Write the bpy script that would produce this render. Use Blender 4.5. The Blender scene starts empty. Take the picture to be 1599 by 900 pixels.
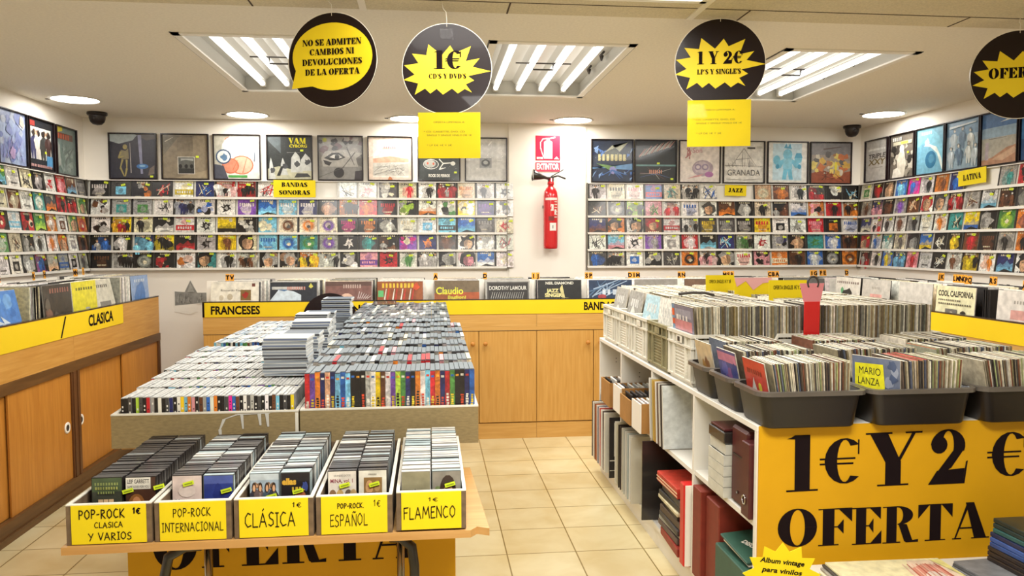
import bpy, math, random
from mathutils import Matrix, Vector
PI = math.pi
SC = bpy.context.scene
COL = SC.collection
RNG = random.Random(7)

def hexl(h):
    h = h.lstrip('#'); o = []
    for i in (0, 2, 4):
        c = int(h[i:i+2], 16) / 255
        o.append(c / 12.92 if c <= .04045 else ((c + .055) / 1.055) ** 2.4)
    return tuple(o)

# ------------------------------------------------------------------ camera, world, exposure
cam_d = bpy.data.cameras.new('camera'); cam = bpy.data.objects.new('camera', cam_d); COL.objects.link(cam)
cam_d.sensor_width = 36.0; cam_d.lens = 36.0 * 1195.0 / 1599.0; cam_d.clip_start = .02
cam.location = (0, 0, 1.25)
_y, _p, _r = math.radians(6.05), math.radians(3.39), math.radians(.09)
cam.rotation_euler = (Matrix.Rotation(-_y, 3, 'Z') @ Matrix.Rotation(PI/2 - _p, 3, 'X') @ Matrix.Rotation(-_r, 3, 'Z')).to_euler()
SC.camera = cam
SC.view_settings.view_transform = 'Standard'; SC.view_settings.look = 'None'
SC.view_settings.exposure = 0.0; SC.view_settings.gamma = 1.0; SC.view_settings.use_curve_mapping = False
W = bpy.data.worlds.new('world'); SC.world = W; W.use_nodes = True
W.node_tree.nodes['Background'].inputs[0].default_value = (1, .93, .82, 1)
W.node_tree.nodes['Background'].inputs[1].default_value = .25
TUBE_GLOW, PANEL_GLOW, DOWN_GLOW = 2.6, 3.0, 34.0
TROFFER_W, PANEL_W, FRONT_W = 26.0, 9.5, 60.0
LAMP_TINT = (1.0, .98, .935)

def lamp_light(name, parent, w, d, watts):
    l = bpy.data.lights.new(name, 'AREA'); l.shape = 'RECTANGLE'; l.size = w; l.size_y = d; l.energy = watts; l.color = LAMP_TINT
    o = bpy.data.objects.new(name, l); COL.objects.link(o); o.parent = parent; o.location = (0, 0, -.012); return o

# ------------------------------------------------------------------ materials
def _mat(name):
    m = bpy.data.materials.new(name); m.use_nodes = True
    n = m.node_tree.nodes; return m, n, m.node_tree.links, n['Principled BSDF']
def mat(name, col, rough=.5, metal=0., coat=0., noise=None, bump=0.):
    m, n, l, b = _mat(name); c = hexl(col)
    b.inputs['Base Color'].default_value = (*c, 1); b.inputs['Roughness'].default_value = rough
    b.inputs['Metallic'].default_value = metal; b.inputs['Coat Weight'].default_value = coat
    if noise:
        sc, amt, st = noise
        tc = n.new('ShaderNodeTexCoord'); mp = n.new('ShaderNodeMapping'); nz = n.new('ShaderNodeTexNoise')
        mp.inputs['Scale'].default_value = st; nz.inputs['Scale'].default_value = sc; nz.inputs['Detail'].default_value = 6
        l.new(tc.outputs['Object'], mp.inputs[0]); l.new(mp.outputs[0], nz.inputs['Vector'])
        cr = n.new('ShaderNodeValToRGB'); e = cr.color_ramp.elements
        e[0].position = .3; e[1].position = .7
        e[0].color = (*[x * (1 - amt) for x in c], 1); e[1].color = (*[min(1, x * (1 + amt)) for x in c], 1)
        l.new(nz.outputs['Fac'], cr.inputs[0]); l.new(cr.outputs[0], b.inputs['Base Color'])
        if bump:
            bp = n.new('ShaderNodeBump'); bp.inputs['Strength'].default_value = bump; bp.inputs['Distance'].default_value = .003
            l.new(nz.outputs['Fac'], bp.inputs['Height']); l.new(bp.outputs[0], b.inputs['Normal'])
    return m
def print_mat(name, rough, coat, amt, scale):
    # printed paper: painted face colour where its alpha is 1, else the object's own colour, with a mottled ink texture
    m, n, l, b = _mat(name)
    at = n.new('ShaderNodeAttribute'); at.attribute_name = 'Col'
    oi = n.new('ShaderNodeObjectInfo'); mx = n.new('ShaderNodeMix'); mx.data_type = 'RGBA'
    l.new(at.outputs['Alpha'], mx.inputs['Factor']); l.new(oi.outputs['Color'], mx.inputs['A']); l.new(at.outputs['Color'], mx.inputs['B'])
    tc = n.new('ShaderNodeTexCoord'); va = n.new('ShaderNodeVectorMath'); va.operation = 'ADD'
    ml = n.new('ShaderNodeMath'); ml.operation = 'MULTIPLY'; ml.inputs[1].default_value = 40
    l.new(oi.outputs['Random'], ml.inputs[0]); l.new(tc.outputs['Object'], va.inputs[0]); l.new(ml.outputs[0], va.inputs[1])
    nz = n.new('ShaderNodeTexNoise'); nz.inputs['Scale'].default_value = scale; nz.inputs['Detail'].default_value = 5
    l.new(va.outputs[0], nz.inputs['Vector'])
    mr = n.new('ShaderNodeMapRange'); mr.inputs['From Min'].default_value = .3; mr.inputs['From Max'].default_value = .7
    mr.inputs['To Min'].default_value = 1 - amt; mr.inputs['To Max'].default_value = 1 + amt * .8
    l.new(nz.outputs['Fac'], mr.inputs['Value'])
    if name == 'glossy_print':
        n2 = n.new('ShaderNodeTexNoise'); n2.inputs['Scale'].default_value = 52; n2.inputs['Detail'].default_value = 3; n2.inputs['Distortion'].default_value = 1.2; l.new(va.outputs[0], n2.inputs['Vector'])
        m2 = n.new('ShaderNodeMapRange'); m2.inputs['From Min'].default_value = .38; m2.inputs['From Max'].default_value = .66; m2.inputs['To Min'].default_value = .55; m2.inputs['To Max'].default_value = 1.12
        l.new(n2.outputs['Fac'], m2.inputs['Value']); m3 = n.new('ShaderNodeMath'); m3.operation = 'MULTIPLY'; l.new(mr.outputs[0], m3.inputs[0]); l.new(m2.outputs[0], m3.inputs[1]); mr = m3
        hs = n.new('ShaderNodeHueSaturation'); hs.inputs['Saturation'].default_value = 1.0; l.new(mx.outputs['Result'], hs.inputs['Color']); mx = hs
    mm = n.new('ShaderNodeMix'); mm.data_type = 'RGBA'; mm.blend_type = 'MULTIPLY'; mm.inputs['Factor'].default_value = 1
    l.new(mx.outputs[0] if mx.bl_idname != 'ShaderNodeMix' else mx.outputs['Result'], mm.inputs['A']); l.new(mr.outputs[0], mm.inputs['B']); l.new(mm.outputs['Result'], b.inputs['Base Color'])
    b.inputs['Roughness'].default_value = rough; b.inputs['Coat Weight'].default_value = coat; b.inputs['Coat Roughness'].default_value = .08
    return m
def glow(name, strength, tint=LAMP_TINT):
    m, n, l, b = _mat(name)
    b.inputs['Base Color'].default_value = (.9, .9, .9, 1)
    b.inputs['Emission Color'].default_value = (*tint, 1); b.inputs['Emission Strength'].default_value = strength
    return m
def clear(name, fac, tint=(1, 1, 1), rough=.03):
    m, n, l, b = _mat(name); n.remove(b)
    tr = n.new('ShaderNodeBsdfTransparent'); tr.inputs[0].default_value = (*tint, 1)
    gl = n.new('ShaderNodeBsdfGlossy'); gl.inputs['Roughness'].default_value = rough
    lw = n.new('ShaderNodeLayerWeight'); lw.inputs[0].default_value = fac
    ms = n.new('ShaderNodeMixShader'); l.new(lw.outputs['Fresnel'], ms.inputs[0]); l.new(tr.outputs[0], ms.inputs[1]); l.new(gl.outputs[0], ms.inputs[2])
    l.new(ms.outputs[0], n['Material Output'].inputs[0]); return m
def wood(name, c0, c1, rough=.42, st=(14, 14, .9)):
    m, n, l, b = _mat(name)
    tc = n.new('ShaderNodeTexCoord'); mp = n.new('ShaderNodeMapping'); mp.inputs['Scale'].default_value = st
    nz = n.new('ShaderNodeTexNoise'); nz.inputs['Scale'].default_value = 5; nz.inputs['Detail'].default_value = 7; nz.inputs['Distortion'].default_value = .5
    cr = n.new('ShaderNodeValToRGB'); e = cr.color_ramp.elements; e[0].position = .3; e[1].position = .72
    e[0].color = (*hexl(c0), 1); e[1].color = (*hexl(c1), 1)
    l.new(tc.outputs['Object'], mp.inputs[0]); l.new(mp.outputs[0], nz.inputs['Vector']); l.new(nz.outputs['Fac'], cr.inputs[0]); l.new(cr.outputs[0], b.inputs['Base Color'])
    b.inputs['Roughness'].default_value = rough; return m
def tiles(name):
    m, n, l, b = _mat(name)
    tc = n.new('ShaderNodeTexCoord'); mp = n.new('ShaderNodeMapping'); mp.inputs['Location'].default_value = (-.015, -.106, 0)
    br = n.new('ShaderNodeTexBrick'); br.offset = 0; br.squash = 1
    br.inputs['Scale'].default_value = 1; br.inputs['Brick Width'].default_value = .28; br.inputs['Row Height'].default_value = .262
    br.inputs['Mortar Size'].default_value = .003; br.inputs['Mortar Smooth'].default_value = .3
    br.inputs['Color1'].default_value = (*hexl('D8CDA6'), 1); br.inputs['Color2'].default_value = (*hexl('D0C298'), 1); br.inputs['Mortar'].default_value = (*hexl('84703F'), 1)
    nz = n.new('ShaderNodeTexNoise'); nz.inputs['Scale'].default_value = 5; nz.inputs['Detail'].default_value = 6; nz.inputs['Distortion'].default_value = .4
    cr = n.new('ShaderNodeValToRGB'); e = cr.color_ramp.elements; e[0].position = .32; e[1].position = .68
    e[0].color = (.8, .71, .55, 1); e[1].color = (1, 1, 1, 1)
    mx = n.new('ShaderNodeMix'); mx.data_type = 'RGBA'; mx.blend_type = 'MULTIPLY'; mx.inputs['Factor'].default_value = .8
    l.new(tc.outputs['Object'], mp.inputs[0]); l.new(mp.outputs[0], br.inputs['Vector']); l.new(tc.outputs['Object'], nz.inputs['Vector'])
    l.new(nz.outputs['Fac'], cr.inputs[0]); l.new(br.outputs['Color'], mx.inputs['A']); l.new(cr.outputs[0], mx.inputs['B']); l.new(mx.outputs['Result'], b.inputs['Base Color'])
    b.inputs['Roughness'].default_value = .28; return m
N1 = (1, 1, 1)
M = dict(
    wall=mat('white_wall', 'EFE8DC', .7, noise=(3, .03, N1)), ceil=mat('plaster_ceiling', 'E8E1D2', .85, noise=(90, .05, N1)),
    tileceil=mat('speckled_ceiling_tile', 'CFC4A8', .9, noise=(160, .12, N1)), floor=tiles('cream_floor_tiles'),
    wood=wood('light_beech', 'BC8A40', 'CB9C54'), woodh=wood('light_beech_rail', 'C09048', 'CFA25C', st=(.9, 14, 14)),
    oak=wood('orange_veneer', 'AE7029', 'C28436'), oakh=wood('oak_fascia', 'B88238', 'CC9A50', st=(.9, 14, 14)),
    dark=wood('brown_rail', '54381C', '6E4C28', st=(.9, 10, 10)), darkv=wood('brown_post', '54331A', '6A4426'),
    chip=mat('hardboard', '8C7A54', .8, noise=(60, .16, (1, 1, 3))), rim=mat('white_paint', 'D9D4C6', .6, noise=(30, .1, N1)),
    crate_wood=mat('old_box_wood', '6B5740', .8, noise=(40, .3, N1)), board=wood('chipboard_shelf', 'B98A4E', 'C99C60', st=(1, 12, 12)),
    lam=mat('white_laminate', 'E6E2D8', .4), plastic=mat('white_plastic', 'DDD9CC', .38, noise=(14, .06, N1)), olive=mat('grimy_plastic', '8F8868', .45, noise=(18, .2, N1)),
    tub=mat('charcoal_tub', '1D1614', .42, noise=(12, .12, N1)), yel=mat('yellow_card', 'E6C41C', .55, noise=(4, .04, N1)), gold=mat('golden_board', 'D09C0C', .6, noise=(6, .05, N1)), disc_yel=mat('disc_yellow', 'F2D61C', .5, noise=(7, .03, N1)), frost=mat('frosted_plastic', 'C4C3B8', .3, noise=(25, .12, N1)), yel2=mat('lemon_paper', 'E6CE16', .6, noise=(9, .05, N1)),
    orange=mat('orange_card', 'E8A030', .6), black=mat('black_card', '1A0D0F', .32, coat=.1), ink=mat('black_ink', '160A0D', .8),
    metal=mat('black_tube', '1C1715', .3, coat=.4), chrome=mat('chrome', 'B8B4AC', .18, metal=1), rail=mat('rack_white', 'EDE9E0', .45),
    red=mat('red_enamel', 'C8141E', .25, coat=.6), redp=mat('red_plastic', 'C81E1E', .35, noise=(8, .08, N1)), jewel=mat('jewel_case', '2C2826', .25, coat=.5),
    dome=mat('dome_black', '160A0B', .3, coat=.1), wire=mat('white_wire', 'E8E2D4', .4), steel=mat('brushed_steel', '8C8880', .35, metal=1),
    tray=mat('troffer_enamel', 'C6C3BA', .35), clip=mat('dark_clip', '3A3430', .5), groove=mat('dark_groove', '3E2A16', .8), white=mat('white_card', 'ECE6DA', .55),
    maroon=mat('maroon_leather', '4A1A1C', .4, noise=(30, .15, N1)), brownred=mat('oxblood_cloth', '7A2A1C', .55, noise=(40, .1, N1)), green=mat('green_cloth', '2C5244', .5, noise=(30, .1, N1)),
    card=mat('brown_cardboard', 'A8793E', .8, noise=(20, .1, N1)), magenta=mat('sign_red', 'DE1440', .4),
    prt=print_mat('printed_paper', .5, 0, .22, 34), gloss=print_mat('satin_print', .4, .25, .2, 36), cover=print_mat('glossy_print', .35, .35, .2, 36), edge=print_mat('sleeve_edge', .7, 0, .3, 60),
    flat=print_mat('plain_print', .5, 0, .04, 20),
    glass=clear('picture_glass', .035), sheet=clear('clear_film', .12), clearbox=clear('clear_plastic', .25, (.86, .86, .84), .1),
    tubeglow=glow('tube_glow', TUBE_GLOW), panelglow=glow('panel_glow', PANEL_GLOW), downglow=glow('downlight_glow', DOWN_GLOW))

for _k in ('ink', 'black', 'yel2', 'yel', 'gold'): M[_k].node_tree.nodes['Principled BSDF'].inputs['Specular IOR Level'].default_value = .15 if _k == 'ink' else .3

# ------------------------------------------------------------------ mesh builder
class MB:
    def __init__(s): s.v = []; s.f = []; s.m = []; s.c = []; s.sm = []
    def add(s, vs, fs, mi=0, col=None, T=None, sm=False):
        b = len(s.v)
        s.v += [tuple(T @ Vector(p)) for p in vs] if T else [tuple(p) for p in vs]
        c = (0, 0, 0, 0) if col is None else (*col[:3], 1)
        for f in fs: s.f.append([b + i for i in f]); s.m.append(mi); s.c.append(c); s.sm.append(sm)
        return s
    def box(s, x0, x1, y0, y1, z0, z1, mi=0, col=None, T=None):
        return s.add([(x0,y0,z0),(x1,y0,z0),(x1,y1,z0),(x0,y1,z0),(x0,y0,z1),(x1,y0,z1),(x1,y1,z1),(x0,y1,z1)],
                     [(3,2,1,0),(4,5,6,7),(0,1,5,4),(1,2,6,5),(2,3,7,6),(3,0,4,7)], mi, col, T)
    def bbox(s, x0, x1, y0, y1, z0, z1, b=.004, mi=0, col=None, T=None):
        # box with chamfered edges
        vs = []; idx = {}
        for ix, X in ((0, (x0, x1)), ):
            pass
        P = {}
        for i in (0, 1):
            for j in (0, 1):
                for k in (0, 1):
                    sx, sy, sz = (b, -b)[i], (b, -b)[j], (b, -b)[k]; x, y, z = (x0, x1)[i], (y0, y1)[j], (z0, z1)[k]
                    for a, p in enumerate(((x, y + sy, z + sz), (x + sx, y, z + sz), (x + sx, y + sy, z))): P[i, j, k, a] = len(vs); vs.append(p)
        F = []
        q = [(0, 0), (1, 0), (1, 1), (0, 1)]
        for e in (0, 1):
            for a in (0, 1, 2):
                f = []
                for u, w in q:
                    key = [(e, u, w), (u, e, w), (u, w, e)][a]; f.append(P[(*key, a)])
                F.append(f if (e == 1) != (a == 1) else f[::-1])
        for u in (0, 1):
            for w in (0, 1):
                for a in (0, 1, 2):
                    k0 = [(0, u, w), (u, 0, w), (u, w, 0)][a]; k1 = [(1, u, w), (u, 1, w), (u, w, 1)][a]; o = [t for t in (0, 1, 2) if t != a]
                    f = [P[(*k0, o[0])], P[(*k1, o[0])], P[(*k1, o[1])], P[(*k0, o[1])]]
                    F.append(f)
                    
        for i in (0, 1):
            for j in (0, 1):
                for k in (0, 1): F.append([P[i, j, k, a] for a in (0, 1, 2)])
        return s.add(vs, F, mi, col, T)
    def prism(s, pts, y0, y1, mi=0, col=None, T=None, axis='y'):
        n = len(pts)
        mk = {'y': lambda p, t: (p[0], t, p[1]), 'z': lambda p, t: (p[0], p[1], t), 'x': lambda p, t: (t, p[0], p[1])}[axis]
        vs = [mk(p, y0) for p in pts] + [mk(p, y1) for p in pts]
        return s.add(vs, [list(range(n)), list(range(2*n-1, n-1, -1))] + [(i, (i+1) % n, n+(i+1) % n, n+i) for i in range(n)], mi, col, T)
    def tube(s, path, r, n=8, mi=0, col=None, T=None):
        vs = []; fs = []; path = [Vector(p) for p in path]
        for i, p in enumerate(path):
            d = (path[min(i+1, len(path)-1)] - path[max(i-1, 0)]).normalized()
            a = d.orthogonal().normalized() if i == 0 else (a - d * a.dot(d)).normalized()
            bn = d.cross(a); rr = r[i] if isinstance(r, (list, tuple)) else r
            vs += [p + (a * math.cos(2*PI*k/n) + bn * math.sin(2*PI*k/n)) * rr for k in range(n)]
        for i in range(len(path)-1):
            fs += [(i*n+k, i*n+(k+1) % n, (i+1)*n+(k+1) % n, (i+1)*n+k) for k in range(n)]
        s.add(vs, fs, mi, col, T, True)
        b = len(s.v) - len(vs); e = (len(path)-1)*n
        for f in ([b+k for k in range(n)][::-1], [b+e+k for k in range(n)]): s.f.append(f); s.m.append(mi); s.c.append((0,0,0,0) if col is None else (*col,1)); s.sm.append(False)
        return s
    def lathe(s, prof, n=24, mi=0, col=None, T=None, smooth=True):
        vs = [(r*math.cos(2*PI*k/n), r*math.sin(2*PI*k/n), z) for r, z in prof for k in range(n)]
        fs = [(i*n+k, i*n+(k+1) % n, (i+1)*n+(k+1) % n, (i+1)*n+k) for i in range(len(prof)-1) for k in range(n)]
        return s.add(vs, fs, mi, col, T, smooth)
    def mesh(s, name, mats):
        me = bpy.data.meshes.new(name); me.from_pydata(s.v, [], s.f)
        for m in (mats if isinstance(mats, (list, tuple)) else [mats]): me.materials.append(M[m] if isinstance(m, str) else m)
        me.polygons.foreach_set('material_index', s.m); me.polygons.foreach_set('use_smooth', s.sm)
        ca = me.color_attributes.new('Col', 'FLOAT_COLOR', 'CORNER'); buf = []
        for f, c in zip(s.f, s.c): buf += list(c) * len(f)
        ca.data.foreach_set('color', buf); me.update(); return me
    def build(s, name, mats, parent=None, loc=(0,0,0), rot=(0,0,0), color=None): return inst(s.mesh(name, mats), name, parent, loc, rot, color)

def inst(me, name, parent=None, loc=(0,0,0), rot=(0,0,0), color=None):
    o = bpy.data.objects.new(name, me); COL.objects.link(o); o.location = loc; o.rotation_euler = rot
    if parent: o.parent = parent
    if color: o.color = (*color, 1)
    return o
def tag(o, label, cat, group=None, kind=None):
    o['label'] = label; o['category'] = cat
    if group: o['group'] = group
    if kind: o['kind'] = kind
    return o
def empty(name, loc=(0,0,0), rz=0.):
    o = bpy.data.objects.new(name, None); COL.objects.link(o); o.location = loc; o.rotation_euler = (0,0,rz); o.empty_display_size = .05; return o
def struct(mb, name, m):
    o = mb.build(name, m); o['kind'] = 'structure'; return o
_o1 = 'first second third fourth fifth sixth seventh eighth ninth tenth eleventh twelfth thirteenth fourteenth fifteenth sixteenth seventeenth eighteenth nineteenth'.split()
ORD = _o1 + ['twentieth'] + ['twenty-' + w for w in _o1[:9]] + ['thirtieth'] + ['thirty-' + w for w in _o1[:9]] + ['fortieth'] + ['forty-' + w for w in _o1[:9]] + ['fiftieth']

# ------------------------------------------------------------------ lettering: three hands
def _el(cx, cy, ox, oy, ix, iy, a0, a1, n=14):
    out = []
    for k in range(n):
        t0 = math.radians(a0 + (a1-a0)*k/n); t1 = math.radians(a0 + (a1-a0)*(k+1)/n)
        out.append([(cx+ox*math.cos(t0), cy+oy*math.sin(t0)), (cx+ox*math.cos(t1), cy+oy*math.sin(t1)), (cx+ix*math.cos(t1), cy+iy*math.sin(t1)), (cx+ix*math.cos(t0), cy+iy*math.sin(t0))])
    return out
def _R(a, b, c, d): return [[(a, b), (c, b), (c, d), (a, d)]]
def _P(*p): return [list(p)]
_stem = _R(.1, 0, .36, 1) + _R(.0, .0, .46, .03) + _R(0, .97, .4, 1)
FAT = {  # a fat-face serif: (width, polygons)
 'A': (.92, _P((.05,0),(.09,0),(.46,1),(.38,1)) + _P((.34,1),(.56,1),(.9,0),(.58,0)) + _R(.2,.28,.64,.32) + _R(0,0,.24,.03) + _R(.5,0,.97,.03)),
 'B': (.84, _stem + _el(.38,.755,.36,.245,.12,.215,-90,90) + _el(.38,.26,.42,.26,.15,.23,-90,90)),
 'C': (.84, _el(.44,.5,.44,.51,.17,.475,40,320) + _R(.76,.62,.79,.98) + _P((.76,.62),(.79,.62),(.79,.98)) + _P((.7,.82),(.78,.62),(.79,.98))),
 'D': (.88, _stem + _R(.36,.97,.42,1) + _R(.36,0,.42,.03) + _el(.4,.5,.46,.5,.2,.47,-90,90)),
 'E': (.78, _stem + _R(.3,.97,.72,1) + _R(.3,0,.74,.03) + _R(.3,.485,.52,.515) + _P((.74,1),(.74,.66),(.46,.97)) + _P((.76,0),(.76,.36),(.48,.03)) + _P((.55,.7),(.55,.3),(.42,.5))),
 'F': (.76, _stem + _R(.3,.97,.74,1) + _R(.3,.485,.52,.515) + _P((.76,1),(.76,.62),(.46,.97)) + _P((.57,.7),(.57,.3),(.42,.5))),
 'G': (.88, _el(.44,.5,.44,.51,.17,.475,40,330) + _R(.6,.04,.82,.42) + _R(.5,.4,.9,.43)),
 'I': (.46, _stem), 'J': (.6, _R(.26,.2,.5,1) + _R(.14,.97,.6,1) + _el(.26,.2,.24,.2,.05,.16,180,360)),
 'L': (.76, _stem + _R(.3,0,.72,.03) + _P((.74,0),(.74,.42),(.46,.03))),
 'M': (1.16, _R(.09,0,.13,1) + _P((.04,1),(.32,1),(.64,0),(.52,0)) + _P((.54,0),(.6,0),(.86,1),(.8,1)) + _R(.78,0,1.04,1) + _R(0,0,.24,.03) + _R(.7,0,1.14,.03) + _R(.9,.97,1.14,1)),
 'N': (.96, _R(.1,0,.14,1) + _P((.02,1),(.34,1),(.86,0),(.7,0)) + _R(.81,0,.86,1) + _R(0,0,.26,.03) + _R(.68,.97,.96,1)),
 'O': (.92, _el(.45,.5,.45,.515,.17,.48,0,360,28)), 'P': (.8, _stem + _el(.38,.74,.4,.26,.14,.23,-90,90)),
 'R': (.94, _stem + _el(.38,.745,.4,.255,.14,.225,-90,90) + _P((.4,.52),(.62,.5),(.78,.03),(.56,.03)) + _P((.56,.06),(.6,0),(.92,0),(.92,.08),(.76,.05))),
 'S': (.7, _el(.33,.74,.31,.27,.1,.235,30,250) + _el(.36,.27,.31,.28,.08,.235,-150,70) + _P((.05,.72),(.24,.84),(.66,.3),(.46,.16)) + _R(.59,.7,.62,.97) + _R(.05,.03,.08,.34)),
 'T': (.84, _R(.29,0,.55,1) + _R(.18,0,.66,.03) + _R(.04,.97,.8,1) + _P((.02,1),(.02,.62),(.27,.97)) + _P((.82,1),(.82,.62),(.57,.97))),
 'U': (.9, _R(.1,.3,.36,1) + _R(.74,.3,.78,1) + _el(.44,.3,.34,.31,.08,.27,180,360) + _R(0,.97,.46,1) + _R(.62,.97,.9,1)),
 'V': (.9, _P((.06,1),(.36,1),(.6,.12),(.46,0)) + _P((.46,0),(.52,0),(.84,1),(.78,1)) + _R(0,.97,.44,1) + _R(.66,.97,.92,1)),
 'Y': (.9, _P((.06,1),(.36,1),(.58,.46),(.34,.42)) + _P((.52,.46),(.56,.42),(.84,1),(.78,1)) + _R(.33,0,.59,.46) + _R(.2,0,.72,.03) + _R(0,.97,.44,1) + _R(.66,.97,.94,1)),
 'Z': (.78, _P((.42,1),(.72,1),(.34,0),(.04,0)) + _R(.06,.97,.7,1) + _R(.06,0,.72,.03) + _P((.06,1),(.06,.64),(.28,.97)) + _P((.74,0),(.74,.38),(.5,.03))),
 '1': (.6, _R(.17,0,.45,1) + _R(.02,0,.6,.03) + _P((.02,.94),(.1,.96),(.17,1),(.17,.93))),
 '2': (.86, _el(.24,.72,.17,.16,0,0,0,360) + _el(.42,.7,.36,.3,.12,.27,-20,175) + _P((.54,.62),(.78,.66),(.5,.3),(.06,.04),(.02,.0),(.2,.22)) + _P((.02,0),(.74,.0),(.78,.28),(.2,.25)) + _P((.74,0),(.78,0),(.84,.42),(.8,.4))),
 '3': (.74, _el(.32,.75,.32,.26,.08,.22,-90,160) + _el(.34,.26,.36,.27,.1,.23,-160,90) + _R(.28,.48,.42,.53)),
 '€': (.9, _el(.5,.5,.42,.5,.16,.465,45,315) + _R(-.02,.535,.72,.572) + _R(-.02,.425,.68,.462) + _R(.77,.64,.8,.96)),
 "'": (.22, _P((.05,1),(.2,1),(.12,.66))), ' ': (.3, []), '-': (.4, _R(.04,.42,.36,.54))}
HAND = {  # one-stroke marker letters on a 1-high grid: (width, polylines)
 'A': (.7, [[(0,0),(.32,1),(.66,0)],[(.12,.38),(.54,.36)]]), 'C': (.6, [[(.55,.9),(.3,1),(.06,.7),(.03,.3),(.25,0),(.58,.1)]]),
 'D': (.65, [[(.05,0),(.07,1),(.45,.85),(.6,.5),(.42,.1),(.02,.0)]]), 'E': (.5, [[(.5,1),(.05,.97),(.03,0),(.5,.03)],[(.05,.52),(.4,.54)]]), 'F': (.5, [[(.52,1),(.04,.96),(.05,0)],[(.05,.55),(.42,.56)]]),
 'I': (.3, [[(.15,0),(.15,1)],[(0,1),(.3,1)],[(0,0),(.3,0)]]), 'i': (.16, [[(.08,0),(.08,1)]]), 'K': (.6, [[(.05,0),(.06,1)],[(.56,1),(.08,.45),(.6,0)]]), 'L': (.5, [[(.06,1),(.04,.02),(.5,.03)]]),
 'M': (.8, [[(0,0),(.1,1),(.38,.3),(.66,1),(.78,0)]]), 'N': (.65, [[(.03,0),(.05,1),(.58,0),(.6,1)]]), 'O': (.68, [[(.3,1),(.06,.75),(.04,.3),(.3,0),(.58,.25),(.62,.7),(.38,1),(.28,.99)]]),
 'P': (.55, [[(.06,0),(.07,1),(.4,.95),(.52,.75),(.38,.5),(.08,.48)]]), 'R': (.6, [[(.05,0),(.06,1),(.42,.93),(.48,.7),(.1,.48),(.56,0)]]), 'S': (.5, [[(.48,.9),(.25,1),(.05,.8),(.12,.58),(.42,.42),(.46,.15),(.2,0),(0,.12)]]),
 'T': (.6, [[(0,1),(.6,.98)],[(.3,1),(.3,0)]]), 'V': (.6, [[(0,1),(.28,0),(.6,1)]]), 'Y': (.6, [[(0,1),(.3,.5)],[(.6,1),(.16,0)]]), '1': (.3, [[(.02,.75),(.18,1),(.15,0)]]),
 '€': (.5, [[(.5,.88),(.3,.98),(.1,.7),(.1,.28),(.3,0),(.5,.1)],[(0,.58),(.36,.6)],[(0,.4),(.34,.42)]]), '-': (.4, [[(.05,.45),(.35,.47)]]), '.': (.2, [[(.08,.0),(.12,.06)]]), ' ': (.35, []),
 'Á': (.7, [[(0,0),(.32,1),(.66,0)],[(.12,.38),(.54,.36)],[(.3,1.16),(.42,1.3)]]), 'Ñ': (.65, [[(.03,0),(.05,1),(.58,0),(.6,1)],[(.14,1.16),(.28,1.26),(.4,1.16),(.52,1.24)]]),
 '¡': (.2, [[(.1,0),(.1,1)]])}
_sans = {}
def sans_mesh(t, bold):
    k = (t, bold)
    if k not in _sans:
        cu = bpy.data.curves.new('t', 'FONT'); cu.body = t; cu.size = 1; cu.offset = bold; cu.resolution_u = 3
        ob = bpy.data.objects.new('t', cu); COL.objects.link(ob); bpy.context.view_layer.update()
        me = bpy.data.meshes.new_from_object(ob.evaluated_get(bpy.context.evaluated_depsgraph_get()))
        vs = [(v.co.x / .72, v.co.y / .72) for v in me.vertices]; fs = [tuple(p.vertices) for p in me.polygons]
        bpy.data.objects.remove(ob); bpy.data.curves.remove(cu); bpy.data.meshes.remove(me); _sans[k] = (vs, fs)
    return _sans[k]
def lettering(mb, text, cx, z, h, y, font='sans', col=None, mi=0, width=None, bold=.02, thick=.09, shear=0., rot=0., gap=.06, depth=0.):
    """Lettering in the x-z plane facing -y: centred on cx, baseline z, cap height h, squeezed to width when given."""
    polys = []; x = 0
    if font == 'sans':
        vs, fs = sans_mesh(text, bold); xs = [v[0] for v in vs] or [0, 1]; x0, wd = min(xs), max(xs) - min(xs)
        polys = [[(vs[i][0] - x0, vs[i][1]) for i in f] for f in fs]
    elif font == 'fat':
        for ch in text:
            w, ps = FAT[ch]
            if h < .07: ps = ps + [[(px + .022, pz + .016) for px, pz in p] for p in ps] + [[(px - .022, pz - .016) for px, pz in p] for p in ps]
            polys += [[(px + x, pz) for px, pz in p] for p in ps]; x += w + gap
        wd = x - gap
    else:
        rg = random.Random(text)
        for ch in text:
            w, ls = HAND[ch]; t = thick / 2
            dx, dz = rg.uniform(-.03, .03), rg.uniform(-.05, .05)
            for ln in ls:
                for (ax, az), (bx, bz) in zip(ln, ln[1:]):
                    L = math.hypot(bx-ax, bz-az) or 1; ux, uz = (bx-ax)/L, (bz-az)/L
                    a = (ax - ux*t*.6, az - uz*t*.6); b = (bx + ux*t*.6, bz + uz*t*.6)
                    polys.append([(p[0] + sx*uz*t + x + dx, p[1] - sx*ux*t + dz) for p, sx in ((a, 1), (b, 1), (b, -1), (a, -1))])
            x += w + .16
        wd = x - .16
    kx = (width / wd) if width else h
    cr, sr = math.cos(rot), math.sin(rot)
    for pi_, p in enumerate(polys):
        yy = y - (5e-6*pi_ if font != 'sans' else 0)
        q = [((px - wd/2) * kx + shear * pz * h, pz * h) for px, pz in p]
        mb.add([(cx + a*cr - b*sr, yy, z + a*sr + b*cr) for a, b in q], [list(range(len(q)))], mi, col)
    return mb
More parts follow.
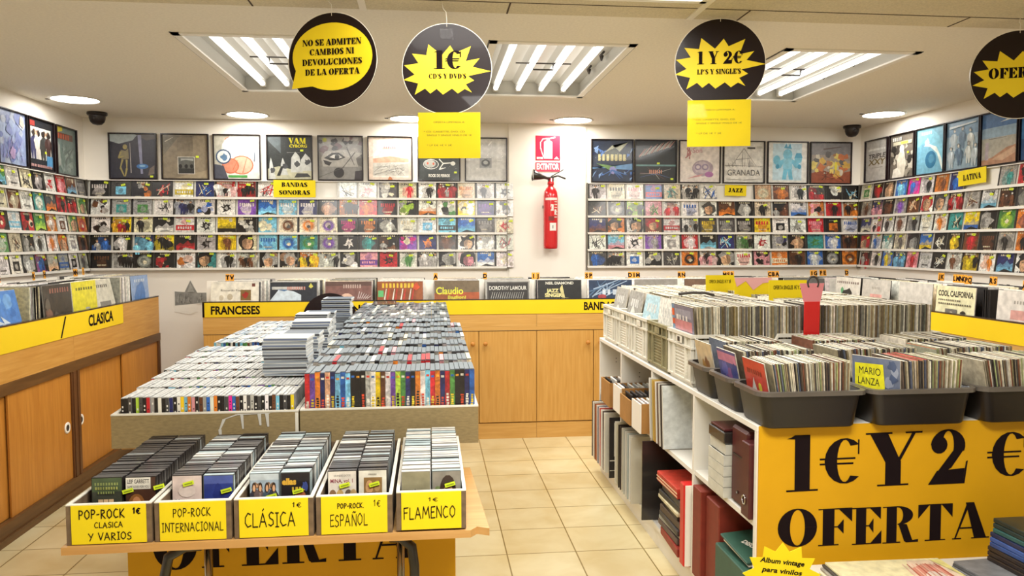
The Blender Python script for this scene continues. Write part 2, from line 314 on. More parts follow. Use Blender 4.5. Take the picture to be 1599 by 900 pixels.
# ------------------------------------------------------------------ the room
XL, XR, YB, ZC, ZT = -2.33, 3.225, 5.5, 2.1, 2.085
struct(MB().box(XL-.1, XR+.1, -1.6, YB+.1, -.1, 0), 'floor', 'floor')
struct(MB().box(XL-.1, XR+.1, YB, YB+.1, 0, 2.4), 'wall_back', 'wall')
struct(MB().box(XL-.1, XL, -1.6, YB, 0, 2.4), 'wall_left', 'wall')
struct(MB().box(XR, XR+.1, -1.6, YB, 0, 2.4), 'wall_right', 'wall')
struct(MB().box(XL-.1, XR+.1, -1.7, -1.6, 0, 2.4), 'wall_front', 'wall')
struct(MB().box(.56, 1.12, YB-.012, YB, 0, ZC), 'trim_1', 'wall')
LX, LY = [(-1.02, -.42), (.27, .87), (1.575, 2.175)], (3.28, 4.45)
mb = MB(); xs = [XL] + [v for p in LX for v in p] + [XR]; ys = [2.84, *LY, YB]
for i in range(len(xs)-1):
    for j in range(3):
        if j == 1 and i % 2 == 1: continue
        mb.box(xs[i], xs[i+1], ys[j], ys[j+1], ZC, ZC+.02)
struct(mb, 'ceiling', 'ceil')
PX, PY = (-.22, .955), (2.06, 2.63)
mb = MB()
mb.box(XL, XR, 2.706, 2.832, ZT, ZT+.02); mb.box(XL, XR, -1.6, .5, ZT, ZT+.02); mb.box(XL, PX[0], .5, 2.7, ZT, ZT+.02); mb.box(PX[1], XR, .5, 2.7, ZT, ZT+.02)
mb.box(PX[0], PX[1], PY[1], 2.7, ZT, ZT+.02); mb.box(PX[0], PX[1], 1.07, PY[0], ZT, ZT+.02)
struct(mb, 'ceiling', 'tileceil')
mb = MB().box(XL, XR, 2.832, 2.84, ZT+.008, ZC+.03)  # dark brown strip paints in the shadow gap at the ceiling step
for x in (-1.4, -.62, .28, 1.15, 2.0, 2.35): mb.box(x, x+.006, 2.706, 2.832, ZT-.0012, ZT+.001)
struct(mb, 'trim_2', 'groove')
mb = MB().box(XL, XR, 2.7, 2.706, ZT-.001, ZT+.01, 1).box(XL, XR, .5, 2.7, ZC+.06, ZC+.08)
for x in (PX[0]-.025, PX[1]): mb.box(x, x+.025, .4, 2.832, ZT-.004, ZT+.01)
struct(mb, 'trim_3', ['white', 'groove'])
mb = MB().box(XL, XL+.012, 2.6, YB, 0, .07); struct(mb, 'baseboard_left', 'dark')

def troffer(x0, x1, y0, y1, z, label):
    t = empty('ceiling_light', ((x0+x1)/2, (y0+y1)/2, z)); tag(t, label, 'ceiling light', 'fluorescent ceiling lights')
    w, d, h = (x1-x0)/2, (y1-y0)/2, .075
    mb = MB(); mb.box(-w, w, -d, d, h, h+.004)
    for s in (-1, 1): mb.box(s*w-.002, s*w+.002, -d, d, 0, h); mb.box(-w, w, s*d-.002, s*d+.002, 0, h)
    for x in (-.195, -.065, .065, .195): mb.prism([(x-.035, h), (x+.035, h), (x+.012, h-.022), (x-.012, h-.022)], -d+.02, d-.02)
    mb.build('housing', 'tray', t)
    mb = MB()
    for s in (-1, 1): mb.box(s*w-.016, s*w+.016, -d-.016, d+.016, -.006, .002); mb.box(-w-.016, w+.016, s*d-.016, s*d+.016, -.006, .002)
    mb.build('frame', 'rail', t)
    mb = MB()
    for s in (-1, 1): mb.box(s*(w+.018)-.003, s*(w+.018)+.003, -d-.02, d+.02, -.003, .001)
    mb.build('dark_gasket', 'clip', t)  # thin dark gasket along the outer sides of the frame
    for x in (-.195, -.065, .065, .195):
        tb = MB().tube([(x, -d+.05, h-.045), (x, d-.05, h-.045)], .0135, 10).build('fluorescent_tube', 'tubeglow', t)
        sk = MB()
        for s in (-1, 1): sk.bbox(x-.016, x+.016, s*(d-.035)-.014, s*(d-.035)+.014, h-.062, h, .004)
        sk.build('lamp_holder', 'tray', t)
    mb = MB()
    for y in (-.18, .12): mb.tube([(w-.03, y, h-.004), (w-.045, y+.02, h-.02), (w-.03, y+.06, h-.03), (w-.02, y+.08, h-.006)], .006, 6)
    mb.tube([(-.05, 0, h-.03), (-.05, .01, h-.055), (.05, .01, h-.055), (.05, 0, h-.03)], .004, 6); mb.box(-.14, .14, -.006, .0, h-.03, h-.024)
    mb.build('wire_clips', 'clip', t); lamp_light('tube_light', t, 2*w-.06, 2*d-.1, TROFFER_W); return t
for (x0, x1), lb in zip(LX, ('open fluorescent ceiling light behind the black speech bubble sign', 'open four-tube ceiling light right of the yellow 1€ disc', 'open tube ceiling light right of the 1 Y 2€ disc')):
    troffer(x0, x1, *LY, ZC, lb)
def panel_light(x0, x1, y0, y1, label, watts):
    t = empty('ceiling_panel', ((x0+x1)/2, (y0+y1)/2, ZT)); tag(t, label, 'ceiling light')
    w, d = (x1-x0)/2, (y1-y0)/2; mb = MB()
    for s in (-1, 1): mb.box(s*(w-.01)-.012, s*(w-.01)+.012, -d, d, -.006, .05); mb.box(-w, w, s*(d-.01)-.012, s*(d-.01)+.012, -.006, .05)
    mb.build('frame', 'rail', t); MB().box(-w+.02, w-.02, -d+.02, d-.02, .0, .004).build('diffuser', 'panelglow', t); lamp_light('panel_light', t, 2*w-.06, 2*d-.06, watts)
panel_light(*PX, *PY, 'white lamp panel in the tiled ceiling at the top edge', PANEL_W)
panel_light(*PX, .5, 1.07, 'unseen added lamp panel in the tiled ceiling, brightening the foreground', FRONT_W)  # extra lamp out of view, added to brighten the foreground
for x, y, lb in ((-2.08, 4.82, 'round recessed downlight nearest the left wall'), (-1.2, 5.28, 'round downlight over the second framed record from the left'), (-.14, 5.34, 'round downlight over the pale framed record behind the yellow sheet'),
               (.99, 5.3, 'round downlight above the fire extinguisher sign'), (3.0, 4.86, 'round recessed downlight nearest the right wall')):
    t = empty('downlight', (x, y, ZC)); tag(t, lb, 'ceiling light', 'recessed downlights')
    MB().lathe([(.14, 0), (.142, -.004), (.13, -.007), (.124, -.003), (.124, 0)], 32).build('trim_ring', 'rail', t)
    MB().lathe([(.125, -.002), (.07, -.005), (.0005, -.006)], 32).build('diffuser', 'downglow', t)
    MB().box(-.165, -.14, -.006, .006, -.004, 0).build('spring_clip', 'clip', t)
for x, y, lb in ((-2.15, 5.29, 'black dome security camera in the left corner'), (3.07, 5.36, 'black dome security camera in the right corner')):
    t = empty('security_camera', (x, y, ZC)); tag(t, lb, 'camera', 'dome security cameras')
    MB().lathe([(.0005, 0), (.06, 0), (.062, -.012), (.058, -.02), (.05, -.022)], 28).build('mount', 'dome', t)
    MB().lathe([(.05, -.02), (.049, -.04), (.042, -.062), (.026, -.078), (.0005, -.083)], 28).build('dome', 'dome', t)
    MB().tube([(0, -.046, -.04), (0, -.0505, -.045)], .013, 12).build('lens', 'jewel', t)

# ------------------------------------------------------------------ printed pictures
CN = dict(k=('1C1614', 'black'), w=('E9E4DA', 'white'), c=('E2D6B4', 'cream'), y=('EBCB1E', 'yellow'), o=('D97A26', 'orange'), r=('C0242A', 'red'), m=('D8288A', 'magenta'), p=('7A4AA0', 'purple'), n=('26285E', 'navy'),
          b=('2E64B0', 'blue'), s=('7CC0DC', 'sky blue'), g=('4E8A42', 'green'), l=('A8C83E', 'lime'), t=('3C928C', 'teal'), e=('A8A49C', 'grey'), a=('4C4846', 'dark grey'), d=('6A3E22', 'brown'), f=('D8A880', 'beige'), i=('E69AA0', 'pink'))
CL = {k: hexl(v[0]) for k, v in CN.items()}
MN = dict(F='figure', P='face', G='group', B='bands', T='lettering', O='disc', L='landscape', A='shapes', Q='picture', S='scribbles', E='emblem')
def jit(c, rg, a=.18):
    k = 1 + rg.uniform(-a, a); return tuple(min(1, max(.004, x * k * (1 + rg.uniform(-.05, .05)))) for x in c)
class Art(MB):
    def __init__(s, w, h, cx=0., z0=0., y=0.): super().__init__(); s.w, s.h, s.cx, s.z0, s.y = w, h, cx, z0, y
    def pg(s, pts, c):
        s.y -= .00012; s.add([(s.cx + (u-.5)*s.w, s.y, s.z0 + v*s.h) for u, v in pts], [list(range(len(pts)))], 0, c); return s
    def rc(s, a, b, c, d, col): return s.pg([(a, b), (c, b), (c, d), (a, d)], col)
    def el(s, u, v, ru, rv, col, n=12, ph=0): return s.pg([(u + ru*math.cos(2*PI*k/n+ph), v + rv*math.sin(2*PI*k/n+ph)) for k in range(n)], col)
    def st(s, a, b, c, d, t, col):
        L = math.hypot(c-a, d-b) or 1; x, y = (d-b)/L*t/2, -(c-a)/L*t/2
        return s.pg([(a+x, b+y), (c+x*.5, d+y*.5), (c-x*.5, d-y*.5), (a-x, b-y)], col)
    def blob(s, u, v, r, col, rg, n=11): return s.pg([(min(1, max(0, u + r*rg.uniform(.6, 1.25)*math.cos(2*PI*k/n))), min(1, max(0, v + r*rg.uniform(.6, 1.25)*math.sin(2*PI*k/n)))) for k in range(n)], col)
    def word(s, u, v, wd, ht, col, rg, n=6):
        x = u - wd/2; st = wd / n
        for k in range(n): s.rc(x + st*.08, v, x + st*rg.uniform(.55, .8), v + ht, col); x += st
        return s
    def person(s, u, v, k, c, skin, rg):
        j = lambda x: x + rg.uniform(-.035, .035)*k
        ln = rg.uniform(-.08, .08)*k; wd = rg.uniform(.8, 1.3)
        s.pg([(j(u-.12*k), v), (j(u-.15*k*wd), v+.4*k), (u-.22*k*wd+ln, v+.6*k), (u-.14*k*wd+ln, v+.74*k), (u+ln, v+.78*k), (u+.13*k*wd+ln, v+.74*k), (j(u+.22*k*wd), v+.56*k), (j(u+.15*k), v+.38*k), (j(u+.13*k), v), (u+.02*k, v), (u-.01*k, v+.3*k), (u-.04*k, v)], c)
        s.st(u-.19*k*wd+ln, v+.66*k, j(u-.24*k), v+.34*k, .07*k, c); s.st(u+.19*k*wd+ln, v+.64*k, j(u+.2*k), v+.3*k, .07*k, tuple(x*.75 for x in c))
        s.pg([(u+ln-.02*k, v+.76*k), (u+ln+.05*k, v+.4*k), (u+ln+.12*k, v+.72*k)], tuple(min(1, x*1.6+.03) for x in c))
        s.blob(u+ln*1.3, v+.89*k, .1*k, tuple(x*.35 for x in skin), rg, 10); s.blob(u+ln*1.3+.012*k, v+.865*k, .07*k, skin, rg, 9); return s
    def face(s, u, v, k, skin, hair, rg):
        sd = rg.choice((-1, 1)); sh = tuple(x*.45 for x in skin)
        s.blob(u+.05*sd*k, v+.08*k, .5*k, hair, rg, 13); s.pg([(u-.34*k, 0), (u-.16*k, v-.3*k), (u+.16*k, v-.3*k), (u+.4*k, 0)], tuple(x*.7 for x in hair))
        s.el(u, v-.02*k, .27*k, .38*k, skin, 14, rg.uniform(0, 1)); s.pg([(u+sd*.02*k, v+.34*k), (u+sd*.27*k, v+.18*k), (u+sd*.27*k, v-.18*k), (u+sd*.1*k, v-.38*k), (u+sd*.05*k, v-.1*k)], sh)
        s.pg([(u-.3*k, v+.08*k), (u-.24*k, v+.4*k), (u+.2*k, v+.44*k), (u+.31*k, v+.12*k), (u+.1*k*sd, v+.25*k)], hair)
        for q in (-.12, .1): s.st(u+(q-.06)*k, v+.05*k, u+(q+.07)*k, v+.04*k, .05*k, tuple(x*.3 for x in skin))
        s.st(u-.01*k, v+.02*k, u+.03*k*sd, v-.1*k, .03*k, sh); s.st(u-.08*k, v-.2*k, u+.08*k, v-.2*k, .04*k, tuple(x*.5 for x in skin)); return s
def motif(A, code, rg):
    bg, m, fc = jit(CL[code[0]], rg), code[1], jit(CL[code[2]], rg)
    dk, lt = CL['k'] if code[0] != 'k' else CL['e'], CL['c'] if code[0] not in 'wc' else CL['a']
    skin = CL['f']; A.rc(0, 0, 1, 1, bg); mid = tuple((x+y)/2 for x, y in zip(bg, fc))
    if m == 'F':
        A.blob(.5, .45, .42, mid, rg); A.person(.5+rg.uniform(-.15, .15), .05, rg.uniform(.8, .95), fc, skin if code[2] != 'w' else CL['w'], rg); A.word(.5, .86, .7, .07, lt, rg)
    elif m == 'P':
        A.blob(rg.uniform(.1,.9), .7, .3, mid, rg); A.face(.5+rg.uniform(-.18, .18), rg.uniform(.4, .55), rg.uniform(.85, 1.25), fc if code[2] in 'fiwcey' else skin, dk if code[2] in 'fiwcey' else fc, rg); A.word(.5, .04, .7, .09, lt, rg)
    elif m == 'G':
        A.rc(0, 0, 1, rg.uniform(.2, .5), mid); A.blob(rg.random(), .6, .35, tuple(x*.7 for x in mid), rg); n = rg.choice((2, 3, 3, 4, 5))
        for k in range(n): A.person((k+.6)/(n+.2)+rg.uniform(-.05, .05), rg.uniform(-.25, .12) if n < 4 else rg.uniform(0, .2), rg.uniform(.6, .95), [fc, tuple(x*.55 for x in fc), dk, fc, mid][(k + n) % 5], skin if rg.random() < .7 else CL['w'], rg)
        A.word(.5, .86, .8, .09, lt, rg, 8)
    elif m == 'B':
        A.rc(0, .18, 1, .5, fc); A.blob(.5, .68, .2, mid, rg); A.word(.5, .27, .8, .14, bg, rg); A.rc(0, .9, 1, 1, mid)
    elif m == 'T':
        A.blob(.5, .35, .36, mid, rg); A.word(.5, .56, .84, .22, fc, rg, rg.choice((5, 6, 7))); A.word(.5, .2, .5, .07, lt, rg, 8)
    elif m == 'O':
        A.el(.5, .47, .38, .38, mid, 18); A.el(.5, .47, .3, .3, fc, 18); A.el(.47, .5, .16, .17, mid, 12); A.blob(.54, .4, .12, lt, rg); A.word(.5, .89, .6, .06, lt, rg)
    elif m == 'L':
        A.rc(0, .0, 1, .34, fc); A.pg([(0, .34), (.2, .5), (.38, .4), (.62, .64), (.8, .44), (1, .52), (1, .3), (0, .3)], mid); A.blob(.72, .78, .1, lt, rg); A.pg([(0, 0), (.5, .22), (1, .1), (1, 0)], dk); A.word(.5, .84, .66, .09, lt, rg)
    elif m == 'A':
        for k in range(7): A.blob(rg.uniform(.15, .85), rg.uniform(.12, .85), rg.uniform(.1, .3), [fc, mid, lt, dk, fc][k % 5], rg)
        A.word(.5, .84, .6, .1, lt, rg)
    elif m == 'Q':
        A.rc(.22, .18, .78, .66, fc); A.blob(.5, .4, .16, mid, rg); A.word(.5, .8, .5, .07, dk, rg)
    elif m == 'S':
        for k in range(11): A.st(rg.uniform(.1, .9), rg.uniform(.08, .5), rg.uniform(.1, .9), rg.uniform(.4, .9), rg.uniform(.03, .08), fc if k % 3 else lt)
    elif m == 'E':
        for k in range(5): a = k*1.26 + rg.random(); A.pg([(.5, .46), (.5+.36*math.cos(a), .46+.36*math.sin(a)), (.5+.2*math.cos(a+.5), .46+.22*math.sin(a+.5))], fc)
        A.blob(.5, .46, .2, fc, rg); A.blob(.52, .44, .11, mid, rg); A.word(.5, .87, .6, .07, dk, rg)
    if rg.random() < .5: A.blob(rg.uniform(.05, .95), rg.uniform(.05, .3), rg.uniform(.06, .14), tuple(x*.6 for x in mid), rg)
    if rg.random() < .5: A.word(rg.uniform(.3, .7), .04, rg.uniform(.3, .6), .05, lt, rg, 7)
    return A

# ------------------------------------------------------------------ wall racks of CDs
RZ0, RP = 1.072, .1216     # underside of the lowest row, row pitch
def rack(loc, rz, x0, x1, label):
    t = empty('cd_wall_rack', loc, rz); tag(t, label, 'display rack', 'wall racks of CDs')
    MB().box(x0, x1, -.006, 0, RZ0-.02, RZ0+5*RP).build('back_panel', 'rail', t)
    for k in range(6):
        z = RZ0 + k*RP; mb = MB(); mb.box(x0, x1, -.03, -.006, z-.004, z)
        mb.prism([(-.03, z-.006), (-.033, z-.006), (-.0345, z+.009), (-.0315, z+.009)], x0, x1, axis='x') if k < 5 else None
        mb.build('ledge', 'rail', t)
    for x in (x0, x1): MB().box(x-.003, x+.003, -.034, 0, RZ0-.02, RZ0+5*RP).build('end_strip', 'steel', t)
CW, CH = .1335, .1165
case_me = {}
for k, c in (('k', '1A1614'), ('c', 'B8B4AA')):
    case_me[k] = MB().box(-CW/2, CW/2, 0, .009, 0, CH, 0, hexl('#9A968C')).box(-CW/2, -CW/2+.012, -.0006, .0002, .0006, CH-.0006, 0, hexl(c)).mesh('cd_album', 'gloss')
stick_me = MB().box(-.014, .014, -.0009, 0, -.0065, .0065, 0, hexl('D6E62E')).box(-.009, .009, -.0011, -.0009, -.002, .0015, 0, hexl('9CA030')).mesh('price_sticker', 'flat')
def cd_rows(frame, xs_of, rows, where, side, skip=(), dirn=1, first_from='left'):
    """frame(x, z) -> world location and z rotation of a case whose centre is x along its rack."""
    for r, line in enumerate(rows):
        z = RZ0 + (4-r)*RP; rg = random.Random(r*31 + len(where)); rowname = ('top', 'second', 'third', 'fourth', 'bottom')[r]
        for i, code in enumerate(line.split()):
            if code == '--': continue
            loc, rz = frame(xs_of(i) + rg.uniform(-.0006, .0006), z + .0015)
            o = inst(case_me['k' if rg.random() < .62 else 'c'], 'cd_album', None, loc, (-math.radians(7.8), 0, rz))
            tag(o, f'{CN[code[0]][1]} CD cover, {CN[code[2]][1]} {MN[code[1]]}, {ORD[i]} from {first_from}, {rowname} row, {where}', 'CD', f'CDs on the {side}')
            A = Art(CW-.0125, CH-.002, .006, .001, -.0006); motif(A, code, rg); A.build('cover_insert', 'cover', o)
            if rg.random() < .72: inst(stick_me, 'price_sticker', o, (rg.uniform(.012, .05), -.0052, rg.uniform(.085, .105)), (0, rg.uniform(-.35, .25), 0))
back_l = ['kTw aQs kAo kSr wBy nSb rGw rGk wSr iAw -- -- wSe wEi aAw cFr wFk kGr cTo wFk wEk',
          'wAd eQt eQg wSk wGn wAb wEk pTw bLs sTw nTw kFf oGk rFo kTr kAl wLo wAg yAw nTp wAk',
          'wAk yGr cFk kLw wBr wEk yLk kAw sAc cOd cOo cOp kTm kTo kFw wTc wQs sBa bLs aTe cEr',
          'kGb kFw nGs yGk kLr eEk yFd cPf sTb sOb tOg eOp kEw aFt kGd pAm nEo aFd wPf eGw wSr',
          'kTd wGk kOe kAr wAo tPf wFk wGd kPf kPf oGy aGw kAw iBp rEk wFg kGw kPe wPi bLw wEc']
back_r = ['wFk cTa wTi bBr cSt wGk wSb -- -- fOc dFo wFk aGr kAw kSs', 'aSd aOe lGk iSg wGr wTb wPa dLo kFw cFk kGd wLb oAi rFk dGo', 'nLd oPk wPk dPr wBr wGk aTy aTe kTe yTr wQk wSe rTi kQo wTb',
          'wSk sLi wEk pFe wQe rFw kLs nSs eGg wEr eAn kFf tEg bFw dFk', 'aFb wGk wQb kAe aSe oOk wGi kPf wTr iAk oBc dFk bFw kOe oOd']
left_w = ['aTe dLs rFi wEr kFe cSa wTe gLs gAd', 'cPg kGr rFk aLo tOw wTe dFc cTe aGd', 'oOr cPg wQd oFw gLl rAk wBs kOr wAd', 'dFk wQe kPo wFo wFk kGe cSd gTw kTd', 'eFa wQk eBb eLf rGb kPw wQk wTe wFr']
right_w = ['cQg kFr kFf bFs mFb wFk oFd nFb -- -- eFt rAk kFw', 'eFd nGi kFd eFp dSf wPr ePa kGr eSd wLs kGd aFe kPr', 'nLc wGr wFk wFd eFk wTc wFo tSk yLb kPe gOl oFn kGe', 'dPr wFb tGw cFa aPe bLy kSw kFy dFr kTd eFk oFk cSl', 'kGr wFk bFy nGs iFr wTe kSw wFd dGy wFo nLs wPk nFw']
rack((0, YB, 0), 0, -2.325, .545, 'white CD wall rack left of the fire extinguisher')
rack((0, YB, 0), 0, 1.13, 3.222, 'white CD wall rack right of the fire extinguisher')
rack((XL, 0, 0), PI/2, 3.9, 5.46, 'white CD wall rack along the left wall')
rack((XR, 0, 0), -PI/2, -5.46, -3.5, 'white CD wall rack along the right wall')
OFF = .0305
cd_rows(lambda x, z: ((x, YB-OFF, z), 0), lambda i: -2.232 + .1378*i, back_l, 'rack left of extinguisher', 'back wall, left rack')
cd_rows(lambda x, z: ((x, YB-OFF, z), 0), lambda i: 1.2 + .1385*i, back_r, 'rack right of extinguisher', 'back wall, right rack')
cd_rows(lambda y, z: ((XL+OFF, y, z), PI/2), lambda i: 5.38 - .1392*i, left_w, 'rack on left wall', 'left wall rack', first_from='corner')
cd_rows(lambda y, z: ((XR-OFF, y, z), -PI/2), lambda i: 5.375 - .1392*i, right_w, 'rack on right wall', 'right wall rack', first_from='corner')

# yellow category papers clipped to the racks
def paper(name, label, w, h, loc, rz, lines, cat='sign', font='fat', m='yel2', tilt=0., tlt=0.):
    o = MB().box(-w/2, w/2, -.0012, 0, 0, h).build(name, m, None, loc, (tilt, tlt, rz)); tag(o, label, cat)
    mb = MB()
    for t, z, hh, wd in lines: lettering(mb, t, 0, z, hh, -.0018, font, width=wd)
    mb.build('lettering', 'ink', o); return o
paper('category_sign', 'yellow BANDAS SONORAS paper on the rack under the framed records', .285, .118, (-.935, YB-.036, 1.567), 0, [('BANDAS', .072, .03, .175), ('SONORAS', .018, .03, .21)])
paper('category_sign', 'yellow JAZZ paper on the top row right of the extinguisher', .165, .078, (2.235, YB-.036, 1.592), 0, [('JAZZ', .026, .03, .11)], tlt=.02)
paper('category_sign', 'yellow LATINA paper on the top row of the right wall rack', .235, .092, (XR-.036, 4.245, 1.59), -PI/2, [('LATINA', .03, .034, .15)], tlt=-.04)

# ------------------------------------------------------------------ framed records
def framed(w, h, loc, rz, label, paint):
    t = empty('picture_frame', loc, rz); tag(t, label, 'framed record', 'framed records above the racks')
    b = .0075; mb = MB()
    for s in (-1, 1): mb.bbox(s*(w/2-b/2)-b/2, s*(w/2-b/2)+b/2, -.022, 0, 0, h, .0015)
    for z in (0, h-b): mb.bbox(-w/2+b, w/2-b, -.022, 0, z, z+b, .0015)
    mb.build('frame', 'black', t)
    MB().box(-w/2+b, w/2-b, -.008, -.002, b, h-b).build('backing', 'chip', t)
    A = Art(w-2*b, h-2*b, 0, b, -.0085); paint(A); A.build('artwork', 'gloss', t)
    MB().box(-w/2+b, w/2-b, -.0165, -.0145, b, h-b).build('glass', 'glass', t)
    return t
c = hexl
def txt(A, s, u, v, hh, wd, col, font='sans', rot=0., shear=0., bold=.03):
    A.y -= .00015; lettering(A, s, A.cx + (u-.5)*A.w, A.z0 + v*A.h, hh*A.h, A.y, font, col, 0, wd*A.w, bold=bold, rot=rot, shear=shear)
def stick(A, u, v): A.rc(u-.035, v-.022, u+.035, v+.022, c('D6E62E'))
def p_skel(A):
    rg = random.Random(1); A.rc(0,0,1,1,c('34323C')); A.pg([(0,1),(.62,1),(.5,.86),(.2,.78),(0,.84)], c('9EA6A4')); A.pg([(.55,1),(1,1),(1,.9),(.8,.86)], c('5A5048'))
    A.pg([(.61,.98),(.69,.98),(.71,.1),(.66,.1)], c('8C8CA4')); A.st(.45,.12,.44,.8,.02,c('B0A8A0')); A.el(.7,.27,.13,.06,c('3E6FA6'),14); A.el(.7,.28,.07,.025,c('86AECB'),12)
    g = c('A09258')
    A.el(.33,.71,.05,.06,g,9); A.pg([(.2,.5),(.24,.64),(.34,.62),(.4,.68),(.41,.44),(.26,.42)], c('857A5A'))
    for p in ((.27,.42,.22,.24),(.22,.24,.3,.04),(.36,.42,.36,.22),(.36,.22,.32,.04),(.24,.6,.18,.46),(.18,.46,.3,.5)): A.st(*p,.045,g)
    A.pg([(.82,.06),(.96,.1),(.97,.3),(.86,.22)], c('6E625A')); stick(A,.9,.04)
def p_taupe(A):
    A.rc(0,0,1,1,c('8C7E68')); A.pg([(0,1),(.4,1),(0,.5)], c('77705F')); A.pg([(.2,.0),(1,0),(1,.2)], c('A39378'))
    rg = random.Random(2)
    for k in range(12): A.st(.33+.03*k,.98,.34+.03*k,.6+.03*rg.random(),.014,c('70675A'))
    A.rc(.33,.1,.71,.5,c('D8D2C4')); A.rc(.345,.115,.695,.485,c('5E5E58')); A.rc(.345,.115,.695,.23,c('2C2C2A')); A.pg([(.4,.4),(.5,.43),(.68,.4),(.68,.46),(.4,.46)], c('A5A59E'))
    for u in (.39,.52,.64): A.el(u,.28,.04,.05,c('1E1E1C'),9)
    stick(A,.77,.5); A.st(.06,.84,.24,.94,.02,c('C8C0AE'))
def p_snail(A):
    A.rc(0,0,1,1,c('DFDCD0')); A.pg([(0,.3),(.3,.34),(.34,1),(0,1)], c('B3AE9E')); o = c('C86A4A')
    A.el(.36,.9,.13,.07,c('C8795E'),12); A.el(.36,.9,.1,.05,c('DFDCD0'),12); A.el(.5,.7,.34,.3,c('E6E2D6'),18)
    A.el(.6,.32,.26,.22,o,18); A.el(.6,.32,.235,.195,c('DDAF94'),18); A.el(.35,.3,.19,.18,o,16); A.el(.35,.3,.165,.155,c('CE8468'),16)
    A.el(.2,.51,.17,.17,c('38506E'),16); A.el(.2,.51,.14,.14,c('D8D8D0'),16); A.blob(.22,.5,.08,c('5A7896'),random.Random(3)); A.pg([(0,0),(.3,.0),(.2,.3),(0,.34)], c('4A4C58'))
    A.rc(.3,.03,.72,.085,c('4E9A4A')); A.st(.88,.4,.9,.72,.02,c('3A4A6A')); A.st(.4,.2,.52,.44,.02,o); A.st(.62,.14,.72,.5,.018,o)
def p_vam(A):
    A.rc(0,0,1,1,c('2E3130')); A.pg([(0,.9),(.3,.6),(.3,1),(0,1)], c('565E60')); A.pg([(0,0),(1,0),(1,.34),(.8,.2),(.5,.24),(.25,.3),(0,.24)], c('B9B69A')); y = c('D6C81E')
    for q in ((.02,.0,.12,.5),(.28,.1,.4,.5),(.52,.16,.74,.64),(.74,.2,.98,.6)): A.pg([(q[0],q[1]),(q[2]+.06,q[1]),(q[2]-.02,q[3]-.1),((q[0]+q[2])/2,q[3]),(q[0]+.02,q[3]-.14)], c('BFC0BA')); A.blob((q[0]+q[2])/2+.04,q[1]+.2,.07,c('46484A'),random.Random(q[0]))
    A.pg([(.6,.04),(.98,.06),(.9,.14),(.66,.14)], c('3A3A3A')); A.pg([(.2,.08),(.3,.3),(.36,.3),(.28,.08)], c('2C2C2C')); txt(A,'VAM',.68,.83,.13,.4,y,'fat'); txt(A,'CYBORG',.7,.74,.07,.4,y); stick(A,.78,.67); A.st(.44,.62,.74,.62,.008,c('9A9A94'))
def p_eye(A):
    rg = random.Random(5); A.rc(0,0,1,1,c('8A8782'))
    for k in range(16): A.blob(rg.uniform(0,1),rg.uniform(.68,1),rg.uniform(.05,.11),[c('3A3638'),c('6E565A'),c('A09A94')][k%3],rg)
    A.pg([(.1,.3),(.9,.3),(1,.62),(.6,.7),(.15,.66),(.05,.5)], c('AFABA4')); A.pg([(.12,.5),(.3,.62),(.46,.63),(.62,.52),(.44,.45),(.26,.45)], c('1E1A1A')); A.pg([(.24,.52),(.34,.58),(.45,.585),(.55,.52),(.42,.48)], c('D8D4CC')); A.el(.42,.53,.055,.06,c('1A1616'),14)
    A.pg([(.1,.46),(.3,.4),(.24,.32),(.14,.36)], c('2C2828')); A.st(.64,.76,.82,.34,.022,c('1E1A1A')); A.st(.84,.64,.52,.24,.022,c('1E1A1A')); A.el(.46,.16,.12,.12,c('1C1618'),18); A.pg([(.82,0),(1,0),(1,.22),(.84,.2)], c('2E2428')); A.st(0,.05,.6,.3,.012,c('5A5652'))
    A.pg([(.86,.5),(1,.6),(1,.3),(.9,.34)], c('6A6662')); A.el(.14,.92,.05,.05,c('A8A83E'),10)
def p_pale(A):
    rg = random.Random(6); A.rc(0,0,1,1,c('E2CDBA')); A.rc(.1,.06,.93,.94,c('E6DED2')); A.pg([(.1,.5),(.5,.56),(.93,.5),(.93,.42),(.1,.4)], c('D9A88C')); A.rc(.1,.1,.93,.4,c('C6C1B6'))
    for k in range(40): A.st(rg.uniform(.12,.9),rg.uniform(.1,.3),rg.uniform(.12,.9)*.2+.4*rg.random()+.3,rg.uniform(.2,.42),.01,c('8E8A82') if k%2 else c('E0DCD2'))
    A.word(.5,.74,.3,.05,c('CF8C8E'),rg,6); A.pg([(.44,0),(.56,0),(.52,.07),(.48,.08)], c('CB7A4A'))
def p_perros(A):
    A.rc(0,0,1,1,c('363A38')); w = c('DDDACE')
    A.el(.3,.38,.19,.12,w,16); A.el(.3,.38,.175,.105,c('4A4C4A'),16); A.el(.28,.39,.14,.09,c('A9A79E'),14); A.el(.22,.4,.025,.03,c('C05A40'),8); A.el(.36,.39,.025,.03,c('C05A40'),8)
    for p in ((.5,.5,.6,.4),(.6,.4,.84,.42),(.6,.4,.5,.26),(.5,.26,.66,.3),(.44,.6,.56,.66),(.56,.66,.72,.56)): A.st(*p,.03,w)
    A.el(.84,.4,.06,.05,w,10); txt(A,'ROCK DE PERROS',.5,.08,.065,.52,w,bold=.05); stick(A,.9,.19)
def p_bowl(A):
    A.rc(0,0,1,1,c('C2BFB8')); A.rc(.0,.48,.9,.5,c('D9D6CE')); A.rc(.1,.1,.76,.9,c('B9B6AF')); A.rc(.34,.3,.64,.54,c('8A8A88')); A.el(.49,.42,.11,.09,c('4A4A4A'),14); A.el(.49,.43,.06,.045,c('A6A6A2'),12); A.st(.56,.84,.66,.95,.03,c('D8D6D0'))
